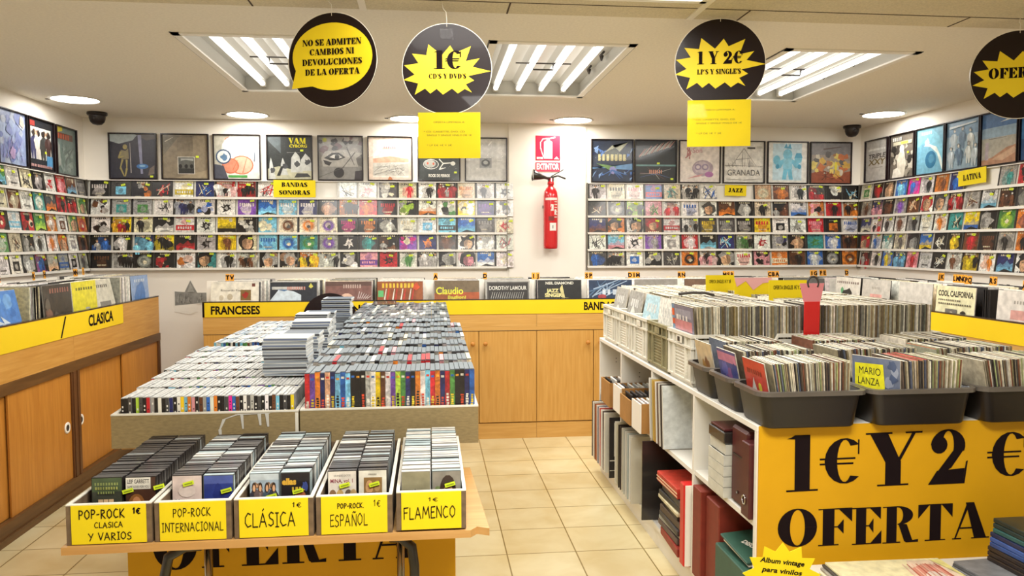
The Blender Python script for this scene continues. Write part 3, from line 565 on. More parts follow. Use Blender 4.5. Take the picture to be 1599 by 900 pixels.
def p_pyr(A):
    rg = random.Random(8); A.rc(0,0,1,1,c('2A3448')); y = c('C6BC86')
    for k in range(22):
        u, v = (rg.uniform(0,.25) if k%2 else rg.uniform(.75,1)), rg.choice((rg.uniform(.65,.95), rg.uniform(.05,.3))); A.pg([(u,v),(u+rg.uniform(.04,.14),v+rg.uniform(-.06,.08)),(u+rg.uniform(-.04,.08),v-rg.uniform(.05,.14))], [c('4E76B8'),c('7E9CC6'),c('1E2A58')][k%3])
    A.pg([(.12,.52),(.5,.86),(.88,.52)], c('5A5E58')); A.pg([(.3,.7),(.5,.88),(.68,.72),(.9,.96),(.52,.8)], c('AEB09A')); A.word(.5,.5,.72,.16,y,rg,7); A.pg([(0,.3),(1,.44),(1,.28),(0,.34)], c('6C96C2')); A.pg([(.1,.44),(.6,.36),(.5,.24)], c('6A8A52')); A.blob(.5,.28,.1,c('8E8ABA'),rg)
    for k in range(9): A.st(.5,.28,rg.uniform(.1,.9),rg.uniform(.02,.2),.025,c('4A6EA8'))
def p_black(A):
    rg = random.Random(9); A.rc(0,0,1,1,c('24282A'))
    for k in range(16): A.st(.08+.05*k,.6+.016*k,.24+.05*k,.78+.016*k+.05*rg.random(),.022,c('B6B2A8') if k%3 else c('C08A80'))
    A.rc(0,.38,1,.42,c('6E9696'))
    for k in range(18): A.st(.5+.05*(rg.random()-.5),.2,rg.uniform(.02,.98),rg.uniform(.02,.36),.014,[c('B0B0A8'),c('5A6E9A'),c('6E4A4A')][k%3])
    stick(A,.56,.45); stick(A,.9,.07); A.word(.5,.2,.34,.09,c('C8907A'),rg,7)
def p_sono(A):
    rg = random.Random(10); A.rc(0,0,1,1,c('E6DCD4'))
    for k in range(9): A.st(.14+.1*rg.random(),.55+.3*rg.random(),.18+.12*rg.random(),.6+.32*rg.random(),.03,c('B87C7C'))
    txt(A,'Soñ',.44,.72,.12,.24,c('CE9AA0'),bold=.01); A.el(.58,.34,.27,.2,c('B3A3AE'),16); A.el(.56,.36,.2,.15,c('C9BAC0'),14)
    for u in (.46,.64): A.el(u,.37,.09,.08,c('9A8CA4'),10); A.el(u,.37,.05,.045,c('D4C8CA'),9)
    A.el(.74,.19,.11,.07,c('B077AA'),12); A.pg([(.18,.08),(.5,.14),(.6,.2),(.4,.16)], c('D49C9C'))
def p_gran(A):
    rg = random.Random(11); A.rc(0,0,1,1,c('E1DDD4')); g = c('8E8A84')
    for k in range(26): u = rg.uniform(.05,.95); A.st(u,.38,u+rg.uniform(-.06,.06),.38+max(.03,.45-abs(u-.5)*.9)*rg.uniform(.4,1),.008,g)
    for p in ((.5,.84,.2,.42),(.5,.84,.8,.42),(.02,.42,.98,.4),(.3,.56,.66,.6)): A.st(*p,.012,c('6E6A66'))
    txt(A,'GRANADA',.5,.17,.15,.82,c('5E5A56'),bold=.0); A.st(.06,.08,.5,.06,.012,c('6A6660')); A.st(.5,.06,.96,.09,.012,c('6A6660')); A.rc(.82,.84,.96,.9,c('C6C2B4')); A.rc(.58,.83,.78,.87,c('4A4642'))
def p_blue(A):
    A.rc(0,0,1,1,c('E0DDD4')); A.rc(.12,.06,.86,.97,c('BBD3DC')); b, b2 = c('6CB6CF'), c('3E96B8')
    A.el(.5,.7,.12,.14,b,12); A.rc(.38,.34,.62,.6,c('84C0D4')); A.pg([(.4,.86),(.46,.98),(.5,.88),(.56,.98),(.6,.84)], b2); A.pg([(.38,.58),(.2,.5),(.22,.36),(.32,.36),(.4,.5)], b); A.pg([(.62,.58),(.78,.52),(.8,.38),(.7,.36),(.6,.5)], b)
    A.el(.22,.56,.09,.12,b,12); A.el(.77,.6,.1,.12,b,12); A.pg([(.67,.62),(.72,.74),(.84,.74),(.88,.62)], b2); A.pg([(.4,.34),(.36,.08),(.46,.08),(.5,.3),(.54,.08),(.64,.08),(.6,.34)], b); A.el(.24,.4,.05,.06,b2,8); A.el(.8,.4,.05,.06,b2,8)
def p_paint(A):
    rg = random.Random(13); A.rc(0,0,1,1,c('9A8C7E')); A.rc(0,.7,1,1,c('7C7878')); A.pg([(0,.0),(1,0),(1,.3),(.6,.22),(.3,.32),(0,.24)], c('8E4A30'))
    for k in range(34): A.blob(rg.uniform(.05,.95),rg.uniform(.2,.72),rg.uniform(.03,.11),[c('C8A04A'),c('B86A3E'),c('D6C066'),c('5E5A58'),c('C2B8A4'),c('A4744E')][k%6],rg)
    for k in range(10): A.st(rg.uniform(.1,.9),rg.uniform(.02,.3),rg.uniform(.1,.9),rg.uniform(.05,.3),.02,c('B85E40') if k%2 else c('5A3226'))
    A.el(.62,.42,.04,.12,c('D8C83E'),8); A.st(.3,.84,.75,.9,.04,c('5E504A'))
def p_haze(A):
    rg = random.Random(14); A.rc(0,0,1,1,c('8A96B8'))
    for k in range(26): A.blob(rg.uniform(.1,.9),rg.uniform(.05,.95),rg.uniform(.06,.16),[c('9AA8C4'),c('7C86B0'),c('A8B0C0'),c('6C78A8')][k%4],rg)
    for k in range(14): A.st(.5+rg.uniform(-.4,.4),.1,.5+rg.uniform(-.4,.4),.5,.014,c('A89CC0') if k%2 else c('6A6EA8'))
    A.blob(.84,.84,.1,c('C8B4A8'),rg); A.blob(.5,.24,.12,c('A890B4'),rg)
def p_band(A):
    A.rc(0,0,1,1,c('22242A')); A.rc(.1,.2,.92,.84,c('D6D2C8')); A.word(.18,.86,.2,.1,c('B8382E'),random.Random(6),3)
    for k,(u,cl) in enumerate(((.2,'3A3A5A'),(.4,'C8C0B4'),(.58,'3A3A38'),(.8,'46302C'))): A.person(u,.2,.6,c(cl),CL['f'],random.Random(k)); A.blob(u,.72,.07,c('2A2220'),random.Random(k+3))
    A.rc(.7,.08,.94,.3,c('4E86B0')); stick(A,.66,.36); A.word(.48,.04,.84,.055,c('C89A94'),random.Random(7),14)
def p_rock(A):
    rg = random.Random(16); A.rc(0,0,1,1,c('6E7E78')); A.pg([(0,.86),(.34,.92),(.34,1),(0,1)], c('C0B02E')); A.rc(0,.74,.86,.88,c('6A463A')); A.word(.4,.75,.6,.11,c('B8583A'),rg,5)
    for k in range(22): A.pg([(rg.uniform(0,1),rg.uniform(0,.7)),(rg.uniform(0,1),rg.uniform(0,.7)),(rg.uniform(.3,.7),rg.uniform(0,.7))], [c('7E8C86'),c('5E6A66'),c('8E9A92'),c('6A7A72')][k%4])
    A.pg([(0,.1),(.2,.2),(.16,.6),(.04,.7)], c('A0A49C'))
def p_xxy(A):
    A.rc(0,0,1,1,c('B9B6B0')); A.rc(.1,.75,.9,.8,c('D8D6D0')); txt(A,'TRIPLE',.5,.56,.11,.8,c('3A342E'),shear=.25,bold=.03); txt(A,'XXY',.5,.4,.14,.8,c('6A5A2E'),shear=.25,bold=.03); A.rc(.3,.32,.8,.33,c('7A766E'))
def p_bw(A):
    rg = random.Random(18); A.rc(0,0,1,1,c('6A6258'))
    for k in range(26): A.blob(rg.uniform(0,1),rg.uniform(.1,.75),rg.uniform(.05,.12),[c('2E2A26'),c('8E8678'),c('4A443C'),c('B8B0A0')][k%4],rg)
    A.pg([(.35,.0),(.3,.4),(.42,.62),(.6,.6),(.68,.3),(.6,0)], c('C9C1B0')); A.el(.5,.66,.1,.1,c('D8D0C0'),10); A.pg([(.1,0),(.16,.2),(.34,.24),(.5,.1),(.46,0)], c('DAD4C6')); A.word(.3,.86,.4,.08,c('E0DCD0'),rg,5); A.rc(.14,.76,.92,.84,c('B5AE96')); A.rc(.46,.77,.76,.83,c('C8C24E')); stick(A,.76,.56)
def p_moon(A):
    A.rc(0,0,1,1,c('6FA3B8')); A.pg([(0,1),(.0,.6),(.3,.72),(.62,.56),(.88,.2),(.96,0),(1,0),(1,.4),(.8,.8),(.5,1)], c('7DB6C8')); A.pg([(.25,.62),(.5,.58),(.74,.42),(.92,.06),(.96,.06),(.9,.3),(.72,.56),(.42,.66)], c('D6DCD2')); A.blob(.36,.68,.1,c('C2D2CE'),random.Random(19)); A.el(.52,.3,.2,.19,c('2E6A8C'),20); A.el(.54,.32,.1,.1,c('4A829E'),12); A.word(.36,.86,.4,.07,c('C6D6D6'),random.Random(5),6)
def p_choir(A):
    rg = random.Random(20); A.rc(0,0,1,1,c('8CA2B0')); A.rc(0,.7,1,1,c('6E8EA8'))
    for k,(u,v) in enumerate(((.2,.4),(.48,.42),(.76,.36),(.16,.04),(.42,.08),(.68,.1),(.86,.04))): A.person(u,v,.46,[c('AEB8BC'),c('5E7488'),c('C2C6C2')][k%3],c('C8C4BA'),rg)
    A.st(.1,.88,.9,.92,.05,c('C2CCD0'))
def p_desert(A):
    A.rc(0,0,1,1,c('A9A598')); A.rc(0,.72,1,1,c('4A6E9C')); A.rc(0,.52,1,.72,c('8AA2B4')); A.pg([(0,0),(1,0),(1,.34),(.7,.3),(.3,.14),(0,.1)], c('AB8064')); A.pg([(.3,.1),(.9,.3),(1,.2),(.6,.06)], c('C2A084')); A.st(.2,.5,.7,.5,.012,c('5A6068')); A.rc(.1,.1,.2,.44,c('A69AA0')); A.pg([(.5,.8),(.8,.86),(.96,.9),(.9,.82)], c('C6CCD0'))
def p_sea(A): A.rc(0,0,1,1,c('3E6E9E')); A.rc(0,0,1,.4,c('2A4A76')); A.blob(.5,.6,.2,c('8EB2C8'),random.Random(22))
FR = [(-2.164,-1.852,'dark framed record with a golden skeletal dancer',p_skel),(-1.823,-1.51,'taupe framed record with a small black and white photo',p_taupe),(-1.481,-1.164,'framed record with an orange and white cartoon snail',p_snail),(-1.125,-.813,'black framed record with yellow block capitals at the top',p_vam),(-.778,-.466,'grey framed record with a large staring eye',p_eye),(-.435,-.123,'pale cream framed record with a faint orange landscape',p_pale),(-.087,.215,'black framed record with white line drawing under the yellow sheet',p_perros),(.246,.548,'plain grey framed record with a small square picture',p_bowl),
      (1.159,1.471,'navy framed record with a yellow pyramid logo and blue shards',p_pyr),(1.481,1.797,'black framed record with slanting white strokes',p_black),(1.811,2.127,'white framed record with a pink scribble and purple fish',p_sono),(2.146,2.466,'white framed record with grey GRANADA sketch lettering',p_gran),(2.486,2.804,'framed record with light blue toy-like figures',p_blue),(2.819,3.145,'framed record with an orange and brown battle painting',p_paint)]
for a, b, lb, p in FR: framed(b-a, .312, ((a+b)/2, YB-.002, 1.6855), 0, lb, p)
for a, b, lb, p in ((5.083,5.362,'grey rocky framed record with an orange title, nearest the left corner',p_rock),(4.752,5.058,'black framed record with a white photo of four standing people',p_band),(4.43,4.737,'hazy lavender blue framed record at the left edge',p_haze)): framed(b-a, .308, (XL+.002, (a+b)/2, 1.6845), PI/2, lb, p)
for a, b, lb, p in ((5.136,5.417,'plain grey framed record with slanted black lettering',p_xxy),(4.832,5.113,'black and white framed record crowded with people',p_bw),(4.53,4.819,'sky blue framed record with a dark blue globe',p_moon),(4.219,4.524,'pale blue framed record with a ghostly choir',p_choir),(3.922,4.214,'framed record with a blue sky over brown sand',p_desert),(3.62,3.913,'dark blue framed record at the right edge',p_sea)): framed(b-a, .308, (XR-.002, (a+b)/2, 1.6865), -PI/2, lb, p)

# ------------------------------------------------------------------ fire extinguisher and its signs
t = empty('fire_extinguisher', (.852, YB-.085, 1.205)); tag(t, 'red fire extinguisher hung on the white wall between the racks', 'fire extinguisher')
MB().lathe([(.0005,0),(.042,0),(.049,.006),(.051,.02),(.051,.375),(.047,.405),(.034,.43),(.022,.44),(.02,.455)], 32).build('cylinder', 'red', t)
MB().lathe([(.02,.452),(.024,.456),(.024,.475),(.016,.48),(.016,.5),(.0005,.502)], 20).build('valve', 'red', t)
MB().box(-.02,.02,-.012,.012,.478,.51).tube([(.0,0,.505),(.05,-.005,.52),(.105,-.008,.498)], .006, 8).build('grip', 'clip', t)
MB().tube([(.0,0,.512),(.04,-.004,.535),(.09,-.006,.562)], .0035, 8).build('lever', 'clip', t)
MB().tube([(-.01,-.01,.497),(-.05,-.03,.505),(-.075,-.035,.508),(-.13,-.045,.52),(-.134,-.045,.52)], [.009,.012,.02,.04,.041], 20).build('horn', 'jewel', t)
lbm = MB()
def curved(mb, a0, a1, z0, z1, col, r=.0516, n=8):
    for k in range(n):
        p = math.radians(a0+(a1-a0)*k/n), math.radians(a0+(a1-a0)*(k+1)/n)
        mb.add([(r*math.cos(p[0]),r*math.sin(p[0]),z0),(r*math.cos(p[1]),r*math.sin(p[1]),z0),(r*math.cos(p[1]),r*math.sin(p[1]),z1),(r*math.cos(p[0]),r*math.sin(p[0]),z1)], [(0,1,2,3)], 0, hexl(col))
curved(lbm, 215, 320, .345, .362, 'E8E4DA', n=12); curved(lbm, 255, 310, .13, .185, 'E4E0D8'); curved(lbm, 262, 285, .27, .315, 'E0DCD2', n=4); curved(lbm, 262, 268, .28, .305, 'C8141E', r=.0519, n=2)
for k, z in enumerate((.33,.31,.29,.262,.24,.222)): curved(lbm, 292, 325, z, z+.008, 'D8B8A8', n=4)
curved(lbm, 292, 312, .245, .28, 'E0DCD2', n=4); curved(lbm, 245, 290, .2, .232, '7A2016', n=6); curved(lbm, 276, 282, .145, .168, '5A5450', r=.0519, n=2)
lbm.build('label', 'flat', t)
MB().box(-.03,.03,.05,.072,.28,.32).box(-.056,.056,.03,.036,.29,.31).build('wall_bracket', 'steel', t)
def plate(name, lb, w, h, loc, draw):
    o = MB().bbox(-w/2,w/2,-.003,0,0,h,.001).build(name, 'magenta', None, loc); tag(o, lb, 'sign'); A = Art(w, h, 0, 0, -.0034); draw(A); A.build('pictogram' if h > .1 else 'lettering', 'flat', o)
def d_ext(A):
    w = c('F2EEE6'); A.rc(.34,.06,.68,.72,w); A.el(.51,.72,.17,.09,w,16); A.rc(.45,.76,.57,.9,w); A.pg([(.44,.88),(.8,.96),(.8,.9),(.58,.86)], w)
    pts = [(.46,.88),(.3,.86),(.2,.72),(.2,.5),(.26,.3),(.32,.14)]
    for a, b in zip(pts, pts[1:]): A.st(*a,*b,.05,w); A.el(*b,.022,.022,w,8)
    A.rc(.04,.04,.3,.13,w); A.pg([(.74,.04),(.96,.04),(.9,.1),(.86,.16),(.8,.1)], w); A.word(.15,.06,.14,.04,CL['r'],random.Random(1),3)
plate('extinguisher_sign', 'red pictogram plate of a fire extinguisher on the wall', .178, .176, (.842, YB-.0125, 1.841), d_ext)
def d_word(A): A.rc(.0,.0,1,1,c('DE3A52')); txt(A,'EXTINTOR',.5,.26,.62,.92,c('F4EEE6'),bold=.05)
plate('extinguisher_sign', 'red EXTINTOR word plate below the pictogram', .178, .066, (.842, YB-.0125, 1.76), d_word)
# torn grey drawing taped to the wall
pts = [(-.12,.02),(-.122,.165),(-.05,.16),(-.005,.245),(.038,.155),(.1,.155),(.1,.08),(.03,.07),(.03,.02),(-.02,.0)]
o = MB().prism(pts, -.0015, 0).build('wall_drawing', 'white', None, (-1.645, YB-.001, .755)); tag(o, 'torn grey pencil drawing taped to the wall beside the FRANCESES bins', 'drawing')
A = Art(.22,.245,-.012,0,-.002); rg = random.Random(4); A.pg([(.02,.26),(.02,.66),(.32,.64),(.5,.97),(.7,.62),(.98,.62),(.98,.34)], c('8A8882')); 
for k in range(26): u = rg.uniform(.08,.9); A.st(u,rg.uniform(.3,.5),u+rg.uniform(-.03,.05),rg.uniform(.45,.62),.014,c('4E4C48') if k%2 else c('B4B2AA'))
A.pg([(.4,.64),(.5,.9),(.62,.64)], c('A6A49C')); A.build('pencil_shading', 'prt', o)
# ------------------------------------------------------------------ record browsers along the walls
def browser_unit(name, loc, rz, w, depth, ztop, label, style):
    """Cupboard with a record trough on top; local x along the wall, front at y = 0, back at +depth."""
    t = empty(name, loc, rz); tag(t, label, 'cabinet', 'record cabinets along the walls')
    wd, fh = ('wood', 'woodh') if style != 'oak' else ('oak', 'oakh')
    zt = ztop - .15 if style == 'oak' else ztop - .175
    mb = MB(); mb.box(0, .012, .022, depth, .08, zt-.016).box(w-.012, w, .022, depth, .08, zt-.016).box(.012, w-.012, depth-.012, depth, .08, ztop).box(.0, w, .022, depth-.012, zt-.016, zt)
    mb.build('body', wd, t)
    zf = {'back': .72, 'oak': .665, 'right': .72}[style]
    MB().box(.0008, w-.0008, 0, .02, zf, ztop-.006).build('front_board', fh, t)
    MB().box(0, w, -.002, .022, ztop-.006, ztop).build('edge_strip', 'jewel', t)
    if style != 'oak':
        MB().box(.0, w, .001, .02, .693, .72).build('rail', 'woodh', t); MB().box(0, w, -.001, .0012, .6915, .6945).build('shadow_line', 'groove', t)
        n = max(1, round(w/.37)); dw = w/n
        for k in range(n):
            d = MB().bbox(k*dw+.0018, (k+1)*dw-.0018, 0, .018, .106, .691, .0015).build('door', 'wood', t)
            if 'filling' in label: continue
            x = (k+1)*dw-.04 if k % 2 == 0 else k*dw+.04
            MB().lathe([(.0005,0),(.006,0),(.006,.012),(.013,.02),(.014,.027),(.009,.032),(.0005,.033)], 16, T=Matrix.Translation((x, 0, .614)) @ Matrix.Rotation(PI/2, 4, 'X')).build('knob', 'oak', d)
        MB().box(.0008, w-.0008, .004, .02, 0, .1).build('plinth', 'woodh', t)
    else:
        mb = MB().box(0, w, -.006, .016, .615, .664); mb.build('top_rail', 'dark', t)
        MB().box(0, w, -.012, .016, 0, .085).box(0, w, -.02, -.012, 0, .03).build('bottom_rail', 'dark', t)
        for x0, x1 in ((0, .045), (w-.045, w)): MB().box(x0, x1, -.004, .018, .085, .615).box(x0+.012, x1-.012, -.008, -.004, .085, .615).build('post', 'darkv', t)
        h = w/2
        for k, (a, b, y) in enumerate(((.045, h+.03, .026), (h, w-.045, .012))):
            d = MB().box(a, b, y-.008, y, .086, .614).build('sliding_door', 'oak', t)
            for x in ((a+.045,) if k == 0 else (b-.045,)):
                R_ = Matrix.Translation((x, y-.008, .347)) @ Matrix.Rotation(PI/2, 4, 'X')
                MB().lathe([(.028,-.001),(.028,.003),(.022,.005),(.016,.003)], 20, T=R_).lathe([(.0165,.003),(.014,.0008),(.0005,.0006)], 16, 1, T=R_).build('finger_pull', ['white', 'clip'], d)
    return t
YF, BD = 4.80, .66
for a, b, lb in ((-1.38,-.806,'beech cabinet under the FRANCESES sign, left end of the back wall'),(-.806,-.07,'beech cabinet behind the far end of the CD tray'),(-.07,.666,'beech cabinet with two wooden knobs beside the DVD tray'),(.666,1.402,'beech cabinet under the BANDAS strip beside the white shelf'),(1.402,2.138,'beech cabinet behind the white crates of records'),(2.138,2.56,'beech cabinet meeting the right wall cabinets at the back'),(2.56,3.22,'beech cabinet filling the right back corner')):
    browser_unit('record_cabinet', (a, YF, 0), 0, b-a, BD, .895, lb, 'back')
XLF, XRF = -1.773, 2.56
for a, b, lb in ((4.0,5.21,'orange veneer cabinet on the left wall with the CLASICA sign'),(2.79,4.0,'orange veneer cabinet nearest the camera on the left wall')):
    browser_unit('record_cabinet', (XLF, a, 0), PI/2, b-a, -XL+XLF-.004, .908, lb, 'oak')
for a, b, lb in ((3.7,4.79,'right wall record cabinet reaching into the far corner'),(2.5,3.7,'right wall record cabinet below the cream record with two portraits')):
    browser_unit('record_cabinet', (XRF, b, 0), -PI/2, b-a, XR-XRF-.004, .898, lb, 'right')
# yellow strips with section names
def strip(loc, rz, x0, x1, z0, z1, label, words, bars=()):
    o = MB().box(x0, x1, -.0035, -.0006, z0, z1).build('section_strip', 'yel', None, loc, (0,0,rz)); tag(o, label, 'sign', 'yellow section strips')
    for s, x, z, h, w in words: lettering(MB(), s, x, z, h, -.0045, 'sans', width=w, bold=.03).build('lettering', 'ink', o)
    for x, z, w, h, sh in bars: MB().prism([(x, z), (x+w, z), (x+w+sh, z+h), (x+sh, z+h)], -.005, -.0036).build('black_bar', 'ink', o)
strip((0, YF, 0), 0, -1.38, 2.556, .8, .888, 'long yellow strip lettered FRANCESES along the back cabinets', [('FRANCESES', -1.185, .818, .05, .29), ('INST', -.43, .823, .045, .15), ('BANDAS', 1.07, .822, .05, .2)], [(-1.38, .8, .012, .088, 0)])
strip((XLF, 0, 0), PI/2, 2.8, 4.615, .79, .9, 'yellow strip lettered CLASICA along the left cabinets', [('CLASICA', 4.32, .82, .058, .31)], [(3.86, .795, .012, .1, .05)])
strip((XRF, 0, 0), -PI/2, -4.78, -2.51, .797, .89, 'plain yellow strip along the right cabinets', [])

# ------------------------------------------------------------------ records standing in the browsers
LP = .287
lp_me = MB().box(-LP/2, LP/2, 0, .0042, 0, LP).mesh('vinyl_record', 'edge')
def lp_front(o, paint):
    A = Art(LP-.002, LP-.002, 0, .001, -.0004); paint(A); A.build('front_cover', 'gloss', o)
def stack(frame, xs, zb, n, gap, label, group, paint, rg, tilt=.12):
    """A browser stack: the front record shows its cover, the rest stand behind it."""
    for k in range(n):
        loc, rz = frame(xs + rg.uniform(-.004, .004), .012 + k*gap)
        o = inst(lp_me, 'vinyl_record', None, (*loc, zb + rg.uniform(0, .004)), (-tilt + rg.uniform(-.02, .02)*(k > 0), rg.uniform(-.012, .012)*(k > 0), rz), color=jit(CL[rg.choice('wwwweeckaw')], rg))
        if k == 0: lp_front(o, paint); tag(o, label[0], 'record', group)
        else: tag(o, label[1], 'record', group)
def cov(bg, fn=None):
    def f(A): A.rc(0, 0, 1, 1, c(bg)); (fn(A) if fn else None)
    return f
def lp_fogli(A): txt(A,'Riccardo Fogli',.44,.8,.045,.46,c('3A3430'),bold=.0); A.rc(.62,.6,.84,.83,c('7A6038')); A.blob(.73,.72,.07,c('A03028'),random.Random(1)); A.el(.4,.68,.06,.07,c('B9AD96'),10); A.el(.22,.66,.05,.06,c('C6BBA6'),10); A.rc(.86,.9,.93,.97,c('6A3A34'))
def lp_dark(A): A.pg([(0,.6),(.2,.86),(.5,.8),(.66,.72),(.66,.6)], c('C6D2DA')); A.pg([(0,.88),(.6,.9),(.3,.8)], c('4A6E96')); A.rc(.04,.84,.7,.9,c('B8B8B4')); A.word(.56,.83,.4,.07,c('C08A80'),random.Random(2),9); A.pg([(.82,.9),(.87,.98),(.92,.9),(.87,.86)], c('C6C05A'))
def lp_mauve(A): A.rc(0,.9,1,1,c('5E4640')); A.word(.58,.85,.4,.08,c('B09A90'),random.Random(3),8); A.el(.46,.58,.16,.16,c('D0AC96'),14); [A.st(.7+.04*k,.62,.74+.05*k,.78-.02*k,.02,c('C6B8B4')) for k in range(6)]
def lp_colour(A):
    rg = random.Random(4); A.rc(.02,.66,.14,.8,c('5FB070')); A.word(.5,.86,.8,.1,c('D6B23A'),rg,10)
    for k in range(12): A.st(.16+.06*k,.6,.2+.06*k,.84,.03,[c('E0DCD0'),c('C23A36'),c('8A4A34')][k%3])
    A.blob(.86,.88,.08,c('C8502E'),rg)
def lp_claudio(A): A.rc(0,.72,1,1,c('6A5A44')); A.rc(.3,.6,1,.74,c('A2502A')); txt(A,'Claudio',.34,.7,.16,.6,c('D6D23A'),bold=.02); txt(A,'Baglioni',.5,.6,.07,.4,c('C8C43A'))
def lp_dorothy(A): A.rc(.03,.03,.97,.97,c('4E4C4A')); A.rc(.06,.06,.94,.94,c('2E2C2C')); txt(A,'DOROTHY LAMOUR',.5,.79,.09,.84,c('DAD8D0'),bold=.01); [A.st(.12+.05*k,.6,.16+.05*k,.74,.016,c('A6A49E')) for k in range(15)]
def lp_jazz(A): txt(A,'NEIL DIAMOND',.5,.9,.06,.64,c('D8D6C8')); txt(A,'JAZZ',.34,.72,.08,.28,c('D6CC8E'),bold=.05); txt(A,'SINGER',.36,.62,.08,.4,c('D6CC8E'),bold=.05); A.pg([(.5,.8),(.56,.9),(.62,.6),(.74,.58),(.56,.6)], c('C8BE86'))
def lp_blue(A): rg = random.Random(5); [A.st(rg.uniform(0,.5),rg.uniform(.6,.8),rg.uniform(.2,.9),rg.uniform(.8,1),.03,c('9CB0C6') if k%2 else c('54708E')) for k in range(14)]; A.word(.6,.66,.6,.12,c('C2CCD6'),rg,5); A.el(.3,.62,.1,.05,c('A2444A'),10)
fb = lambda x, d: ((x, YF+.024+d), 0)
G1 = 'records in the back wall browser'
for (x0, x1), bg, fn, nm in zip([(-1.344,-1.062),(-.993,-.703),(-.657,-.37),(-.331,-.052),(.016,.303),(.347,.638),(.68,.962),(1.013,1.308)],
        ['E0DACB','2C3038','7A5650','8E5030','8C4E2A','A6A49E','26282A','2E3E58'], [lp_fogli,lp_dark,lp_mauve,lp_colour,lp_claudio,lp_dorothy,lp_jazz,lp_blue],
        ['white record with a small painting','dark blue and white landscape record','mauve record with a bald head','red and orange record with yellow title','brown record with big yellow script','grey bordered record with white capitals','black record with cream capitals','blue scribbled record']):
    stack(fb, (x0+x1)/2, .722, 11, .048, (f'{nm} at the front of its stack, back wall', f'record sleeve filed behind the {nm}'), G1, cov(bg, fn), random.Random(bg))
for k, x in enumerate((1.46, 1.8, 2.14, 2.48, 2.8)):
    stack(fb, x, .722, 6, .08, (f'{("grey","brown","white","dark grey","white and green")[k]} record at the front of the {ORD[k]} back wall stack beyond the crates', f'record sleeve in the {ORD[k]} back wall stack beyond the crates'), G1, cov(('8E8A84','6E5646','D8D2C6','6A6866','DAD6CC')[k], lambda A, k=k: (A.blob(.5,.6,.25,c('4A4644'),random.Random(3)), A.blob(.3,.78,.07,c('6AA878'),random.Random(4)) if k == 4 else None)), random.Random(k))
fl = lambda y, d: ((XLF-.022-d, y), PI/2)
def lp_sky(A): rg = random.Random(6); [A.blob(rg.uniform(.1,.9),rg.uniform(.3,.95),rg.uniform(.08,.18),[c('4E86C8'),c('6E9CD0'),c('3A6EB4')][k%3],rg) for k in range(9)]; A.pg([(.25,.6),(.5,.5),(.44,.62),(.9,.36),(.6,.28),(.3,.34),(.36,.5)], c('C6D2DA')); A.st(.3,.95,.4,.6,.03,c('AABEDA'))
def lp_brown(A): rg = random.Random(7); A.word(.58,.86,.7,.08,c('8A5A4E'),rg,8); [A.blob(rg.uniform(.1,.9),rg.uniform(.1,.7),.1,[c('5A5248'),c('2E2A26'),c('7A5A4A')][k%3],rg) for k in range(10)]
def lp_yel(A): A.rc(0,0,1,.46,c('7E8488')); A.blob(.6,.4,.16,c('A4A8A8'),random.Random(8)); A.word(.5,.84,.7,.05,c('6A6A2A'),random.Random(8),7)
def lp_cream(A): A.rc(.3,.1,.8,.56,c('7A766E')); A.word(.5,.84,.6,.06,c('6A665C'),random.Random(9),7)
def lp_lblue(A): A.blob(.5,.6,.3,c('4A78B4'),random.Random(10)); A.word(.5,.86,.6,.06,c('C8D2DA'),random.Random(10),6)
G2 = 'records in the left wall browser'
for y, bg, fn, nm, n, tl in ((3.51,'4A7CC0',lp_sky,'blue record with a white bird shape',9,.2),(3.95,'3A342E',lp_brown,'dark brown record with red lettering',9,.06),(4.245,'D8CC2E',lp_yel,'yellow and grey record',8,.06),(4.535,'C9C4B2',lp_cream,'cream record with a grey photo',8,.2),(5.02,'8AA4CC',lp_lblue,'pale blue record near the corner',9,.06),(3.18,'8E6A4A',lp_brown,'brown record at the left edge',5,.1)):
    stack(fl, y, .762, n, .05, (f'{nm} facing the aisle on the left wall browser', f'record sleeve filed behind the {nm}, left browser'), G2, cov(bg, fn), random.Random(bg), tl)
# records with their spines to the aisle between the facing ones
def spines(pts, rz, zb, label, group, rg, cols='wecakdw', tilt=.03):
    for x, y in pts:
        tag(inst(lp_me, 'vinyl_record', None, (x, y, zb), (rg.uniform(-tilt, tilt)*.3, rg.uniform(-.01, .01), rz), color=jit(CL[rg.choice(cols)], rg)), label, 'record', group)
rg = random.Random(12)
spines([(XLF-.19, 3.685+.0125*k) for k in range(9)], 0, .762, 'record spine packed right of the blue bird record', G2, rg, 'eeakwc')
spines([(XLF-.19, 4.70+.013*k) for k in range(13)], 0, .762, 'pale record spine packed right of the cream record', G2, rg, 'wwwecw')
fr = lambda y, d: ((XRF+.022+d, y), -PI/2)
def lp_cool(A):
    k = c('2E2A24'); txt(A,'COOL CALIFORNIA',.5,.82,.1,.9,k,bold=.04); A.word(.36,.735,.6,.03,c('5A5448'),random.Random(1),12); A.word(.5,.67,.86,.03,c('5A5448'),random.Random(2),15)
    A.rc(.28,.3,.58,.6,c('6A6660')); A.el(.44,.46,.07,.1,c('B5AF9C'),10); A.el(.74,.44,.11,.15,k,12); A.el(.74,.42,.08,.11,c('B8AF98'),10); A.el(.94,.5,.03,.03,c('A09A88'),8)
def lp_sig(A): [A.st(.3+.07*k,.34+.02*(k%2),.34+.07*k,.44-.03*(k%3),.012,c('8A8680')) for k in range(7)]
def lp_pinkt(A): A.rc(.3,.55,.72,.7,c('D09A92')); A.word(.5,.8,.3,.05,c('9A948C'),random.Random(4),5)
G3 = 'records in the right wall browser'
